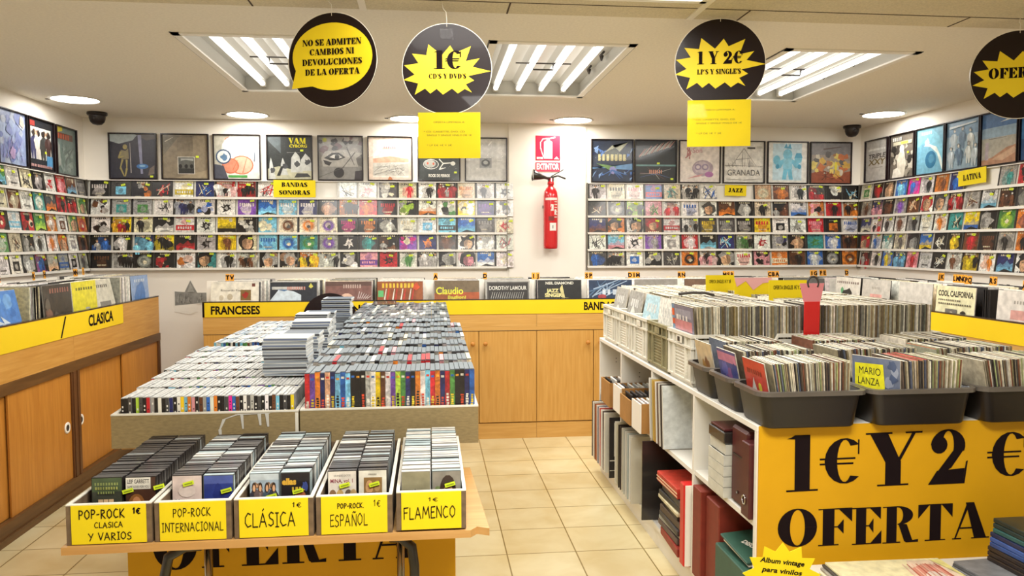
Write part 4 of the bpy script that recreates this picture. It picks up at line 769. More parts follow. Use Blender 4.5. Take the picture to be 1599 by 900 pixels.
for y, bg, fn, nm, n in ((4.25,'C0BCB4',lp_pinkt,'grey record with a pink word',7),(3.885,'C6C2BA',lp_sig,'plain grey record with a faint signature',8),(3.44+.12,'DCD7B0',lp_cool,'cream record with two portraits',9),(3.13,'D6D0C8',lp_pinkt,'white record at the right edge',7),(4.56,'DAD6CC',lambda A: (txt(A,'RITUS MASTER',.5,.86,.05,.9,c('8A7A74'),bold=0) if False else A.word(.5,.86,.9,.05,c('8A7A74'),random.Random(3),11), A.blob(.3,.7,.08,c('6AA878'),random.Random(4)), A.blob(.5,.55,.2,c('3A3634'),random.Random(5))),'white record with green and black shapes',5)):
    stack(fr, y, .74, n, .055, (f'{nm} facing the aisle on the right wall browser', f'record sleeve filed behind the {nm}, right browser'), G3, cov(bg, fn), random.Random(bg), .06)
spines([(XRF+.21, 3.345+.009*k) for k in range(6)], 0, .735, 'dark record spine packed beside the cream record with two portraits', G3, rg, 'kakk')
spines([(XRF+.21, 3.715+.009*k) for k in range(3)], 0, .735, 'dark record spine packed beside the faint signature record', G3, rg, 'kka')

# ------------------------------------------------------------------ lettered divider tabs
def divider(loc, rz, word, label, h=.045, tilt=.06):
    t = MB().box(-LP/2+.002, LP/2-.002, 0, .0016, 0, LP+.004).build('divider_card', 'white', None, loc, (-tilt, 0, rz)); tag(t, label, 'divider', 'lettered record dividers')
    w = .022*max(1, len(word))
    for k, ch in enumerate(word):
        x = (k-(len(word)-1)/2)*.027
        tb = MB().box(x-.0125, x+.0125, -.001, .0005, LP+.002, LP+.002+h).build('tab', 'orange', t)
        lettering(MB(), ch, x, LP+.012, .026, -.0016, 'sans', bold=.05).build('letter', 'ink', tb)
def divs(fr, zb, items, where):
    g = {'back': .048, 'left': .05, 'righ': .055}[where[:4]]
    for x, d, wd in items: loc, rz = fr(x, .012 + g*int((d-.012)/g) + g*.4); divider((*loc, zb), rz, wd, f'orange {wd} divider tab on the {where} browser', tilt=.12 if where[0] == 'b' else .06)
divs(fb, .722, [(-1.275,.2,'TV'),(.03,.14,'A'),(.355,.2,'D'),(.685,.14,'IJ'),(1.04,.14,'SP'),(1.36,.2,'DIM'),(1.69,.2,'RN'),(2.02,.2,'MSR'),(2.34,.2,'CBA'),(2.68,.3,'IG'),(2.8,.36,'FE'),(2.98,.36,'D')], 'back wall')
divs(fl, .766, [(3.5,.3,'F'),(3.64,.26,'E'),(3.83,.3,'D'),(4.05,.33,'IC'),(4.3,.3,'K'),(4.52,.33,'H'),(4.78,.3,'MN'),(5.0,.33,'I')], 'left wall')
divs(fr, .74, [(4.1,.3,'JK'),(3.87,.25,'LMNO'),(3.73,.22,'PQ'),(3.62,.24,'RS'),(3.5,.36,'TW'),(3.2,.12,'AB')], 'right wall')
# ------------------------------------------------------------------ the CD and DVD table
t = empty('display_table', (-.4, 3.4, 0)); tag(t, 'long wooden table carrying the CD and DVD trays', 'table')
MB().bbox(-.5, .5, -1.1, 1.2, .65, .667, .003).build('tabletop', 'board', t)
for x in (-.4, .36):
    for y in (-.85, 1.08): MB().bbox(x-.02, x+.02, y-.02, y+.02, 0, .65, .003).build('leg', 'darkv', t)
def tray(x0, x1, y0, y1, z0, z1, label, xb0=None, xb1=None, fl=.008):
    """Open hardboard tray; the back edge may be wider than the front."""
    xb0 = x0 if xb0 is None else xb0; xb1 = x1 if xb1 is None else xb1; w = .011
    t = empty('display_tray', ((x0+x1)/2, y0, z0)); tag(t, label, 'tray', 'hardboard display trays'); ox = (x0+x1)/2; a, b, d, e, L, h = x0-ox, x1-ox, xb0-ox, xb1-ox, y1-y0, z1-z0
    MB().prism([(a+.012, .012), (b-.012, .012), (e-.012, L-.012), (d+.012, L-.012)], 0, fl, axis='z').build('bottom_panel', 'chip', t)
    MB().box(a, b, 0, w, .0, h).build('front_panel', 'chip', t); MB().box(d, e, L-w, L, .0, h).build('back_panel', 'chip', t)
    for p, q, s in ((a, d, 1), (b, e, -1)): MB().prism([(p, w), (p+s*w, w), (q+s*w, L-w), (q, L-w)], .0, h, axis='z').build('side_panel', 'chip', t)
    MB().box(a, b, -.001, w+.001, h, h+.004).prism([(a, w), (a+w, w), (d+w, L-w), (d, L-w)], h, h+.004, axis='z').prism([(b-w, w), (b, w), (e, L-w), (e-w, L-w)], h, h+.004, axis='z').build('painted_rim', 'rim', t)
    return t
TZ = .683
tl = tray(-.885, -.377, 2.2, 3.40, TZ-.003, .772, 'left front hardboard tray packed with CDs', -.985, -.395, .015)
tr = tray(-.373, .134, 2.2, 3.40, TZ-.0155, .774, 'right front hardboard tray packed with DVDs', -.393, .128)
tray(-.99, -.405, 3.41, 4.56, TZ-.003, .772, 'far left hardboard tray of CDs', fl=.015)
tray(-.401, .1, 3.41, 4.56, TZ-.0155, .80, 'far right hardboard tray of DVDs')
A = Art(.3, .09, .15, 0, -.0014)
for u0, v0, u1, v1, th in ((.42,.96,.3,.82,.03),(.3,.82,.26,.5,.03),(.26,.5,.27,.06,.03),(.46,.98,.47,.5,.03),(.62,.98,.63,.6,.035),(.69,.98,.7,.55,.035),(.42,.96,.72,.98,.04)): A.st(u0, v0, u1, v1, th, hexl('C6C4BC'))
A.build('paint_drips', 'flat', tl, (-.04, 0, .002))
MB().box(.245, .2535, -.0016, 0, .0, .09).build('tape', 'rim', tl)

DT, DD, DH = .0143, .131, .2
dvd_me = MB().box(-DT/2+.0006, DT/2-.0006, 0, DD, 0, DH, 0, hexl('4A4E54')).box(-DT/2+.0007, DT/2-.0007, .004, DD-.004, DH, DH+.0008, 0, hexl('6E787E')).mesh('dvd_case', 'flat')
def wrap_mesh(seed):
    rg = random.Random(seed); mb = MB().box(-DT/2, DT/2, -.0005, .02, .002, DH-.002)
    ink = [hexl(x) for x in ('E8E2D0','E8C828','1C1818','D84A2A')][seed % 4]
    for z0, z1 in ((.02, .02+rg.uniform(.01,.02)), (DH-.02, DH-.01)): mb.box(-DT*.3, DT*.3, -.0008, -.0005, z0, z0+(z1-z0)*.6, 0, [hexl(x) for x in ('C83A28','E8E2D0','E8A030','2E64B0')][(seed*3) % 4])
    z = .055
    while z < .055 + rg.uniform(.06, .085):
        d = rg.uniform(.0035, .007); mb.box(-DT*rg.uniform(.18,.32), DT*rg.uniform(.18,.32), -.0008, -.0005, z, z+d, 0, ink); z += d + rg.uniform(.0012, .003)
    return mb.mesh('cover_wrap', 'cover')
wraps = [wrap_mesh(k) for k in range(12)]
DVD0 = ('r p o n f n s b s k k k e w y d w p l g n k o w s r o n r g k k n b').split()
rg = random.Random(21); mass = MB(); nd = 0
for r in range(14):
    x = -.362 if r < 7 else -.386; y = 2.222 + .163*r + (.062 if r > 6 else 0); n = 34 if r < 7 else 33
    for i in range(n):
        px = x + DT*(i+.5); pz = TZ-.0045 + rg.uniform(-.002, .004) + (.004*r if r < 7 else .02); py = y + rg.uniform(-.002, .003)
        if r == 0: code = DVD0[i]
        else: code = rg.choice('eeeeeeeeeaaaakkw') if rg.random() < .86 else rg.choice('wcsrbnoi')
        if r > 7 or py + DD > 4.545:
            cl = hexl(rg.choice(('5A6166','6C757A','4E5458','7C868A','6C757A','D0CCC0'))); mass.box(px-DT/2+.0004, px+DT/2-.0004, py, py+DD, pz, pz+DH, 0, cl) if py+DD < 4.548 else None; continue
        lean = 0
        o = inst(dvd_me, 'dvd_case', None, (px, py, pz), (0, lean, 0), color=jit(CL[code], rg)); wl = jit(CL[code], rg)
        inst(wraps[(i*5+r*3) % 12], 'cover_wrap', o, color=wl)
        nm = CN[code][1]
        if code in 'wcri' and r: MB().box(-DT/2+.001, DT/2-.001, .003, DD-.003, DH+.0009, DH+.0014, 0, CL[code]).build('top_label', 'flat', o)
        if r == 0: tag(o, f'{nm} DVD spine, {ORD[i]} from left in the front row of the DVD tray', 'DVD', 'DVDs in the front row')
        else: tag(o, f'{nm} DVD case seen from above, {ORD[r]} row from the front, DVD tray', 'DVD', f'DVDs in the {ORD[r]} row')
o = mass.build('dvd_cases', 'gloss'); tag(o, 'mass of grey DVD cases in the far rows of the DVD tray', 'DVDs', kind='stuff')

CT, CDD, CHH = .0101, .131, .12
cdc_me = MB().box(-CT/2+.0005, CT/2-.0005, 0, CDD, 0, CHH, 0, hexl('A9A9A6')).box(-CT/2+.0018, CT/2-.0018, .006, CDD-.006, CHH, CHH+.0004, 0, hexl('C9C9C6')).mesh('cd_case', 'edge')
spine_me = []
for k in range(6):
    rg = random.Random(k); mb = MB().box(-CT/2+.0004, CT/2-.0004, -.0006, .0, .002, CHH-.002); z = .02
    while z < .1: d = rg.uniform(.002, .006); mb.box(-.0018, .0018, -.0009, -.0006, z, z+d, 0, hexl(('E6E2D6','2A2422')[k % 2])); z += d + rg.uniform(.0012, .004 if z < .06 else .02)
    spine_me.append(mb.mesh('spine_label', 'flat'))
CD0 = 'k k a k l a k r e k w k a n k w y s o i k d e b w o k k a m b d k w a e k a k w k d s k a k y k a'.split()
rg = random.Random(22); mass = MB(); body_cols = [hexl(x) for x in ('C0BEB8','A8A8A4','CFCDC6','9AA2A8','A6B2BC')]
variants = {}
for r in range(13):
    y = 2.225 + .158*r + (.1 if r > 6 else 0); xl = -.868 - .0135*min(r, 7) + (.0 if r < 7 else .02); xr = -.392 - .003*r if r < 7 else -.42
    n = int((xr-xl)/CT)
    if y + CDD > 4.545: break
    for i in range(n):
        px = xl + CT*(i+.5); py = y + rg.uniform(-.003, .003); pz = TZ + .0135 + rg.uniform(-.001, .003); code = CD0[i % len(CD0)] if r == 0 else rg.choice('kkkkawwwersbndpgw')
        if r > 5: mass.box(px-CT/2+.0006, px+CT/2-.0006, py, py+CDD, pz, pz+CHH, 0, rg.choice(body_cols)); mass.box(px-CT/2+.0006, px+CT/2-.0006, py-.0006, py, pz+.003, pz+CHH-.003, 0, CL[code]); continue
        o = inst(cdc_me, 'cd_case', None, (px, py, pz), (0, 0, 0)); inst(spine_me[(i*7+r) % 6], 'spine_label', o, color=jit(CL[code], rg))
        if r == 0: tag(o, f'{CN[code][1]} CD spine, {ORD[i]} from left in the front row of the CD tray', 'CD', 'CDs in the front row of the tray')
        else: tag(o, f'CD case with a {CN[code][1]} spine, {ORD[r]} row from the front, CD tray', 'CD', f'CDs in the {ORD[r]} row of the tray')
tag(mass.build('cd_cases', 'edge'), 'mass of white-edged CD cases in the far rows of the CD tray', 'CDs', kind='stuff')
# loose piles of CDs lying on top
flat_me = []
for k in range(4):
    mb = MB().box(-.069, .069, -.062, .062, .0002, .0096, 0, hexl(('C6CCD0','D2D6D6','B4BCC4','CCD0D0')[k])).box(-.0685, .0685, -.0627, -.062, .002, .0078, 0, hexl(('4A4E58','6A7690','343236','8A929C')[k])).box(.069, .0697, -.06, .06, .002, .0078, 0, hexl('D6D6D2'))
    mb.box(-.056, .066, -.06, .06, .0096, .0099, 0, hexl(('D8D4CC','C8C8C4','5A6470','E0DCD4')[k])); flat_me.append(mb.mesh('jewel_case', 'flat'))
for x, y, z, n, lb in ((-.466, 2.56, .824, 12, 'tall pile nearest the front'), (-.46, 2.76, .824, 11, 'pile just behind the tall front pile'), (-.455, 2.985, .824, 13, 'middle pile on the tray divide'), (-.53, 3.50, .824, 11, 'pile before the farthest two'), (-.53, 3.70, .824, 10, 'low pile before the farthest pile'), (-.468, 3.9, .824, 15, 'farthest pile by the black round card')):
    rg = random.Random(n*100+int(y*10))
    for k in range(n):
        o = inst(flat_me[rg.randrange(4)], 'jewel_case', None, (x + rg.uniform(-.003, .003) + (.006 if k == n-1 else 0), y + rg.uniform(-.003, .003), z + .0102*k), (0, 0, rg.uniform(-.05, .05)))
        tag(o, f'CD case lying flat, {ORD[k]} from bottom, {lb}', 'CD', f'CDs lying in the {lb}')
o = MB().prism([(.167*math.cos(2*PI*k/40), .167*math.sin(2*PI*k/40)) for k in range(40)], -.004, 0).build('round_card', 'black', None, (-.62, YF-.006, .775)); tag(o, 'plain black round card on the yellow strip behind the CD piles', 'card')
o = MB().bbox(-.066, .066, 0, .015, 0, .19, .002).build('dvd_case', 'jewel', None, (-.265, 4.33, .906), (-PI/2+.02, 0, .02)); tag(o, 'black DVD case lying flat on the far end of the DVD tray', 'DVD')

# ------------------------------------------------------------------ the low bench with five cassette boxes
t = empty('folding_bench', (-.33, 1.95, 0)); tag(t, 'low folding bench carrying the five yellow-fronted cassette boxes', 'bench')
MB().prism([(-.79,1.69),(.085,1.695),(.1,1.715),(.128,1.702),(.108,2.18),(-.79,2.18)], .584, .601, axis='z').build('board', 'board', t, (.33, -1.95, 0))
MB().box(-.64,-.02,1.775,1.80,.564,.584).build('rail', 'metal', t, (.33, -1.95, 0)); MB().box(-.64,-.02,2.1,2.125,.564,.584).build('rail', 'metal', t, (.33, -1.95, 0))
for s, xa, xb in ((1, -.53, -.6), (-1, -.1, -.05)):
    MB().tube([(xa, 1.79, .555), (xa+(xb-xa)*.5, 1.785, .555), (xb-.0*(xb-xa), 1.78, .535), (xb+(xb-xa)*.12, 1.775, .49), (xb+(xb-xa)*.16, 1.77, .3), (xb+(xb-xa)*.16, 1.77, 0)], .012, 12).build('leg', 'metal', t, (.33, -1.95, 0))
    x = -.527 if s == 1 else -.078
    MB().tube([(x, 1.83, .56), (x, 1.83, 0)], .0095, 12).build('leg', 'chrome', t, (.33, -1.95, 0))
    MB().tube([(x, 2.1, .56), (x, 2.1, 0)], .0095, 12).build('leg', 'chrome', t, (.33, -1.95, 0))
o = MB().box(-.745, .057, -.006, 0, 0, .575).build('offer_board', 'gold', None, (0, 1.93, 0)); tag(o, 'yellow board lettered OFERTA under the cassette bench', 'sign')
lettering(MB(), 'OFERTA', -.365, .447, .12, -.0068, 'fat', width=.64, rot=.006).build('lettering', 'ink', o)

cas_me = {}
CWI, CTI, CHI = .0665, .0162, .105
for k, (top, body) in dict(k=('2A2422','1E1A1A'), a=('4E4A48','2A2624'), e=('8E9494','3A3634'), w=('DAD8D0','8E8A84'), s=('A6B8BC','5A605E')).items():
    cas_me[k] = MB().box(-CWI/2, CWI/2, 0, CTI-.0008, 0, CHI, 0, hexl(body)).box(-CWI/2+.001, CWI/2-.001, .001, CTI-.002, CHI, CHI+.0004, 0, hexl(top)).box(CWI/2, CWI/2+.0004, .003, CTI-.004, .004, CHI-.004, 0, hexl(top)).mesh('cassette_case', 'gloss')
def ca_green(A): A.rc(0,0,1,1,c('3E4238')); A.rc(.0,.7,1,1,c('4A5A3E')); A.word(.5,.84,.84,.06,c('8E9A5A'),random.Random(1),9); A.word(.5,.75,.8,.06,c('A0A45A'),random.Random(2),9); A.word(.5,.66,.6,.05,c('8E9A5A'),random.Random(3),7); A.rc(.22,.46,.74,.54,c('D6B48A')); A.rc(.38,.46,.4,.54,c('3E4238')); A.rc(.56,.46,.58,.54,c('3E4238')); A.word(.55,.28,.6,.12,c('8A2A44'),random.Random(4),5)
def ca_leif(A): A.rc(0,0,1,1,c('4A2E22')); A.rc(0,.74,.84,1,c('E0DCD0')); txt(A,'LEIF GARRETT',.42,.87,.09,.74,c('2A2422'),bold=.02); txt(A,'SAME GOES FOR YOU',.42,.77,.055,.74,c('4A4440'),bold=.0); A.el(.36,.4,.28,.24,c('8A5A2E'),14); A.el(.36,.38,.17,.2,c('C88A5E'),12); A.el(.3,.41,.03,.02,CL['k'],6); A.el(.43,.41,.03,.02,CL['k'],6)
def ca_pink(A): A.rc(0,0,1,1,c('D9C6BE')); txt(A,'Mouret',.42,.4,.09,.64,c('5E5A6A'),bold=0); A.word(.5,.28,.6,.07,c('C8606A'),random.Random(5),7); A.el(.5,.66,.3,.14,c('E2D2C8'),12)
def ca_blue(A): A.rc(0,0,1,1,c('2A3A86')); A.rc(0,.82,1,1,c('4A5AA0')); txt(A,'Schubert',.46,.3,.1,.7,c('D8D8E0'),bold=0); A.blob(.5,.62,.2,c('223078'),random.Random(6))
def ca_band(A):
    A.rc(0,0,1,1,c('A9BAC6')); A.rc(0,.86,1,1,c('CBD6DA'))
    for k, u in enumerate((.14,.36,.6,.84)): A.person(u,.1,.72,[c('3A3A46'),c('6A5A5A'),c('4A5A6A')][k%3],CL['f'],random.Random(k)); A.el(u,.7,.08,.12,c('3A2A22'),8); A.el(u,.68,.05,.08,CL['f'],8)
def ca_ellas(A): A.rc(0,0,1,1,c('1E1A1E')); txt(A,'ellas',.28,.74,.14,.5,c('D8A83A'),bold=.05); A.word(.62,.6,.5,.08,c('C8A83A'),random.Random(8),4); A.el(.68,.42,.2,.2,c('A05A3A'),12); A.blob(.84,.7,.12,c('3A4A8A'),random.Random(9)); A.el(.34,.3,.12,.14,c('D0C0A8'),10)
def ca_mina(A): A.rc(0,0,1,1,c('DDD5C8')); txt(A,'GRANDES EXITOS',.5,.88,.045,.6,c('4A4440'),bold=0); txt(A,'MINA, vol. 1',.48,.74,.09,.8,c('8A3A4A'),bold=.02); [A.el(u,.46,.13,.13,c(cc),12) for u, cc in ((.16,'8A6A4A'),(.42,'C8A86A'),(.72,'6A5A4A'),(.9,'B89A6A'))]; A.rc(0,.0,1,.34,c('C8B486'))
def ca_photo(A): A.rc(0,0,1,1,c('D9D4C4')); A.rc(.18,.3,.84,.84,c('8A6A3E')); A.el(.38,.62,.14,.16,c('C89A6A'),12); A.pg([(.2,.3),(.3,.5),(.6,.5),(.8,.3)], c('5A3A2A')); A.el(.66,.64,.12,.13,c('B08A5A'),12); A.word(.5,.9,.3,.03,c('8A8276'),random.Random(11),6)
def ca_olive(A): A.rc(0,0,1,1,c('6A6248')); A.rc(0,.6,1,1,c('8A8468')); A.blob(.5,.4,.2,c('3A3426'),random.Random(12))
def ca_dark(A): A.rc(0,0,1,1,c('8A8478')); A.el(.55,.56,.3,.36,c('3A2A22'),14); A.el(.56,.5,.18,.22,c('C09A7A'),12); A.blob(.18,.6,.1,c('6A7A4A'),random.Random(13))
lime_me = MB().box(-.012,.012,-.0006,0,-.0045,.0045,0,hexl('D2E62A')).box(-.009,.009,-.0008,-.0006,-.002,.001,0,hexl('8A9A20')).mesh('price_sticker', 'flat')
BOX = [(-.783,-.605,'POP-ROCK CLASICA Y VARIOS','kkkkkkkaakke',ca_green,ca_leif,'green and maroon cassette','brown cassette with a white title bar',[(.05,.062),(.045,.07)]),
       (-.601,-.438,'POP-ROCK INTERNACIONAL','kkaakkekekws',ca_pink,ca_blue,'pale pink cassette','blue cassette with a white composer name',[(.008,.075),(.022,.058)]),
       (-.434,-.262,'CLASICA','ssweekwaesk',ca_band,ca_ellas,'grey cassette showing a band','black cassette with yellow lettering',[(.02,.04),(.01,.05)]),
       (-.258,-.089,'POP-ROCK ESPAÑOL','kkakwekskea',ca_mina,ca_photo,'white cassette with red volume title','cream cassette with a brown photo',[(.01,.06),(.008,.06)]),
       (-.082,.076,'FLAMENCO','wwswwsewwsw',ca_olive,ca_dark,'olive cassette','cassette with a portrait',[(.03,.0),(.012,.062)])]
for bi, (x0, x1, title, mix, f0, f1, n0, n1, stk) in enumerate(BOX):
    w = x1-x0; t = empty('cassette_box', ((x0+x1)/2, 1.70, .6015)); tag(t, f'open wooden box with the yellow {title} front', 'box', 'cassette boxes on the bench')
    if bi == 4: t.location.z += .003
    h, L, b = .086, .487, .009
    MB().box(-w/2+.001, w/2-.001, .0, b, 0, h).build('front_panel', 'crate_wood', t); MB().box(-w/2+.001, w/2-.001, L-b, L, 0, h).build('back_panel', 'crate_wood', t)
    for s in (-1, 1): MB().box(s*(w/2-b/2)-b/2+.0005, s*(w/2-b/2)+b/2-.0005, b, L-b, 0, h).build('side_panel', 'crate_wood', t)
    MB().box(-w/2+b, w/2-b, b, L-b, 0, .0145).build('bottom_panel', 'crate_wood', t)
    mb = MB().box(-w/2+.001, w/2-.001, -.0005, b+.0005, h, h+.0025)
    for s in (-1, 1): mb.box(s*(w/2-b/2)-b/2+.0005, s*(w/2-b/2)+b/2-.0005, b, L, h, h+.0025)
    mb.build('worn_rim', 'rim', t)
    sg = MB().box(-w/2+.012, w/2-.012, -.0022, -.0002, .002, h+.0005).build('front_label', 'yel2', t); y = -.003
    def hand(s, cx, z, hh, wd, th=.1): lettering(MB(), s, cx, z, hh, y, 'hand', width=wd, thick=th).build('lettering', 'ink', sg)
    if bi == 0: hand('POP-ROCK', -.014, .058, .019, .093, .13); hand('CLASiCA', -.0, .037, .012, .058, .13); hand('Y VARIOS', .002, .01, .016, .088, .12); hand('1€', .058, .066, .012, .014, .2)
    if bi == 1: hand('POP-ROCK', -.002, .055, .018, .078, .11); hand('INTERNACIONAL', .0, .022, .019, .128, .1)
    if bi == 2: hand('CLÁSICA', -.008, .026, .031, .108, .09); hand('1€', .05, .067, .01, .018, .1)
    if bi == 3: hand('POP-ROCK.', -.008, .06, .011, .058, .17); hand('1€', .05, .062, .014, .014, .09); hand('ESPAÑOL', -.012, .02, .026, .082, .09)
    if bi == 4: hand('FLAMENCO', -.004, .027, .026, .115, .1); hand('1€', .004, .066, .008, .02, .1)
    rg = random.Random(bi)
    cx = (x0+x1)/2; gx = .0692 if bi != 0 else .072
    for col_ in (0, 1):
        px = cx + (col_-.5)*gx + (.004 if bi == 0 else 0); yy = (1.772 if bi != 4 else 1.735); k = 0
        while yy < 2.168 - CTI - .008:
            kind = mix[k % len(mix)] if rg.random() < .55 else rg.choice(mix)
            o = inst(cas_me[kind], 'cassette_case', None, (px + rg.uniform(-.0006, .0006), yy, .6175 + (.003 if bi == 4 else 0) + rg.uniform(0, .003)), (-.03 if bi != 4 else -.06, 0, 0)); side = ('left', 'right')[col_]
            if k == 0:
                A = Art(CWI-.003, CHI-.003, 0, .0015, -.0003); (f0, f1)[col_](A); A.build('inlay_card', 'gloss', o); sx, sz = stk[col_]; inst(lime_me, 'price_sticker', o, (sx-.004, -.004, sz+.012), (0, -.25, 0))
                tag(o, f'{(n0, n1)[col_]} front {side} of the {title} box', 'cassette', f'cassettes in the {title} box')
            else: tag(o, f'cassette with {dict(k="black", a="dark grey", e="grey", w="white", s="pale blue")[kind]} top, {side} column, {title} box', 'cassette', f'cassettes in the {title} box')
            yy += CTI + .0006 + rg.uniform(0, .0012); k += 1
# ------------------------------------------------------------------ white island unit with shelves facing the left aisle
IX, IY0, IY1, IZ = .911, 2.045, 4.075, .733
t = empty('shelf_unit', (IX, IY0, 0)); tag(t, 'long white island shelf unit carrying the record crates', 'shelf unit')
def loc(mb, name, m): return mb.build(name, m, t, (-IX, -IY0, 0))
loc(MB().bbox(IX, 1.87, IY0, IY1, IZ-.018, IZ, .0015), 'top_panel', 'lam'); loc(MB().box(IX+.008, 1.86, IY0+.01, IY1, 0, .075), 'plinth', 'lam')
loc(MB().box(IX, 1.34, IY0, IY1, .075, .092), 'bottom_panel', 'lam'); loc(MB().box(1.34, 1.352, IY0, IY1, .092, IZ-.018), 'back_panel', 'lam')
DV = [2.045, 2.56, 3.073, 3.59, 4.058]
mb = MB()
for y in DV:
    d = loc(MB().box(IX+.0004, 1.34, y, y+.017, .092, IZ-.018), 'divider_panel', 'lam')
    pm = MB()
    for z in (.6, .62, .40, .42):
        for x in (IX+.09, IX+.33): pm.tube([(x, y-.0006, z), (x, y+.001, z)], .0028, 8)
    pm.build('peg_holes', 'clip', d)
for k, z in enumerate((.452, .445, .447, .44)): loc(MB().box(IX+.004, 1.338, DV[k]+.017, DV[k+1], z-.016, z), 'shelf', 'lam')
loc(MB().box(1.352, 1.868, IY0, IY0+.016, .075, IZ-.018), 'end_panel', 'lam')
t2 = empty('offer_board', (IX+.004, IY0-.0066, 0)); tag(t2, 'big yellow board lettered 1€Y2€ OFERTA on the end of the white island', 'sign')
MB().box(0, .96, 0, .006, .02, .7325).build('board', 'gold', t2)
x0 = IX+.004
for s, cx, z, h, w, r in (('1', 1.042, .543, .162, .097, .01), ('€', 1.163, .561, .132, .13, .01), ('Y', 1.315, .55, .156, .165, .01), ('2', 1.486, .549, .161, .128, .01), ('€', 1.675, .565, .132, .13, .01),
                          ('O', 1.034, .384, .108, .12, .01), ('F', 1.146, .382, .108, .102, .01), ('E', 1.243, .381, .108, .092, .01), ('R', 1.346, .381, .108, .112, .01), ('T', 1.452, .383, .108, .112, .01), ('A', 1.56, .384, .108, .11, .01)):
    lettering(MB(), s, cx-x0, z, h, -.0012, 'fat', width=w, rot=r).build('letter', 'ink', t2)

# stacking crates on the top
def crate(x0, x1, y0, y1, z, h, label, m='plastic', hole=False):
    t = empty('record_crate', ((x0+x1)/2, (y0+y1)/2, z)); tag(t, label, 'crate', 'stacking crates of records'); w, d, b = (x1-x0)/2-.001, (y1-y0)/2-.001, .004
    mb = MB().box(-w+.012, w-.012, -d+.012, d-.012, .0, .006)
    for s in (-1, 1): mb.box(s*(w-.014)-b/2, s*(w-.014)+b/2, -d+.012, d-.012, .006, h-.001); mb.box(-w+.012, w-.012, s*(d-.014)-b/2, s*(d-.014)+b/2, .006, h-.001 if s > 0 else h-.02)
    mb.build('walls', m, t)
    rm = MB()
    for zz, hh, o in ((h-.012, .012, 0), (h-.052, .007, .003), (.012, .007, .006)):
        for s in (-1, 1):
            rm.box(s*(w-.007)-.007+o*.5, s*(w-.007)+.007-o*.5, -d+.001, d-.001, zz, zz+hh)
            if not (zz == h-.012 and s < 0): rm.box(-w+.014, w-.014, s*(d-.007)-.007+o*.5, s*(d-.007)+.007-o*.5, zz, zz+hh)
            else:
                for a, q in ((-w+.014, -.1), (.1, w-.014)): rm.box(a, q, s*(d-.007)-.007, s*(d-.007)+.007, zz, zz+hh)
                for q in (-1, 1): rm.prism([(q*.1, zz), (q*.1, zz+hh), (q*.085, zz-.02), (q*.085, zz-.03)], -d, -d+.013)
    rm.build('rim', m, t)
    rb = MB(); n = 5
    for k in range(n):
        y = -d+.012+(2*d-.024)*k/(n-1)
        if k in (0, 1, 3, 4): rb.box(-w+.002, -w+.014, y-.003, y+.003, .012, h-.012)
    for k in range(9): rb.box(-w+.0085, -w+.013, -d*.5, d*.5, .03+.012*k, .034+.012*k)
    for k in range(6): x = -w+.02+(2*w-.04)*k/5; rb.box(x-.003, x+.003, -d+.002, -d+.013, .012, h-.03)
    rb.build('ribbed_side', m, t)
    MB().box(-w+.0005, -w+.003, -.03, .03, h-.042, h-.016).box(-w-.0008, -w+.0005, -.012, .012, h-.037, h-.02, 1).build('handle_slot', [m, 'clip' if hole else m], t)
CY = [2.612+.2815*k for k in range(6)]; CXS = [.914, 1.362, 1.862]
for k in range(5):
    for j in range(2):
        crate(CXS[j], CXS[j+1], CY[k], CY[k+1], IZ+.001, .187, ('nearest grimy-handled white crate of records beside the grey tubs', 'second white crate from the front, dirty olive side', 'third white crate from the front along the aisle', 'fourth white crate from the front along the aisle', 'farthest white crate of records along the aisle')[k] if j == 0 else f'white record crate on the far side of the island, {ORD[k]} from the front', 'olive' if (k == 1 and j == 0) else 'plastic', k == 0)
LPC, LPD = .276, .243
sl_me = {k: MB().box(-.002, .002, 0, LPD, 0, LPC).box(-.0015, .0015, .002, LPD-.002, LPC, LPC+.0004, 0, hexl(cc)).mesh('record_sleeve', 'edge') for k, cc in (('w', 'E6E0D0'), ('c', 'CFC6AE'), ('d', '6A5E4C'))}
ED = [hexl(x) for x in ('8A7A58','6E6248','A39878','B5AC92','7C7A6C','5A4C38','C9C2AE','94866A','54504A','8C8C84','7A6A3E','3E362E','D8D2C2','9A8E72','6A5A40','A8A08A')]
rg = random.Random(31); mass = MB(); cnt = 0
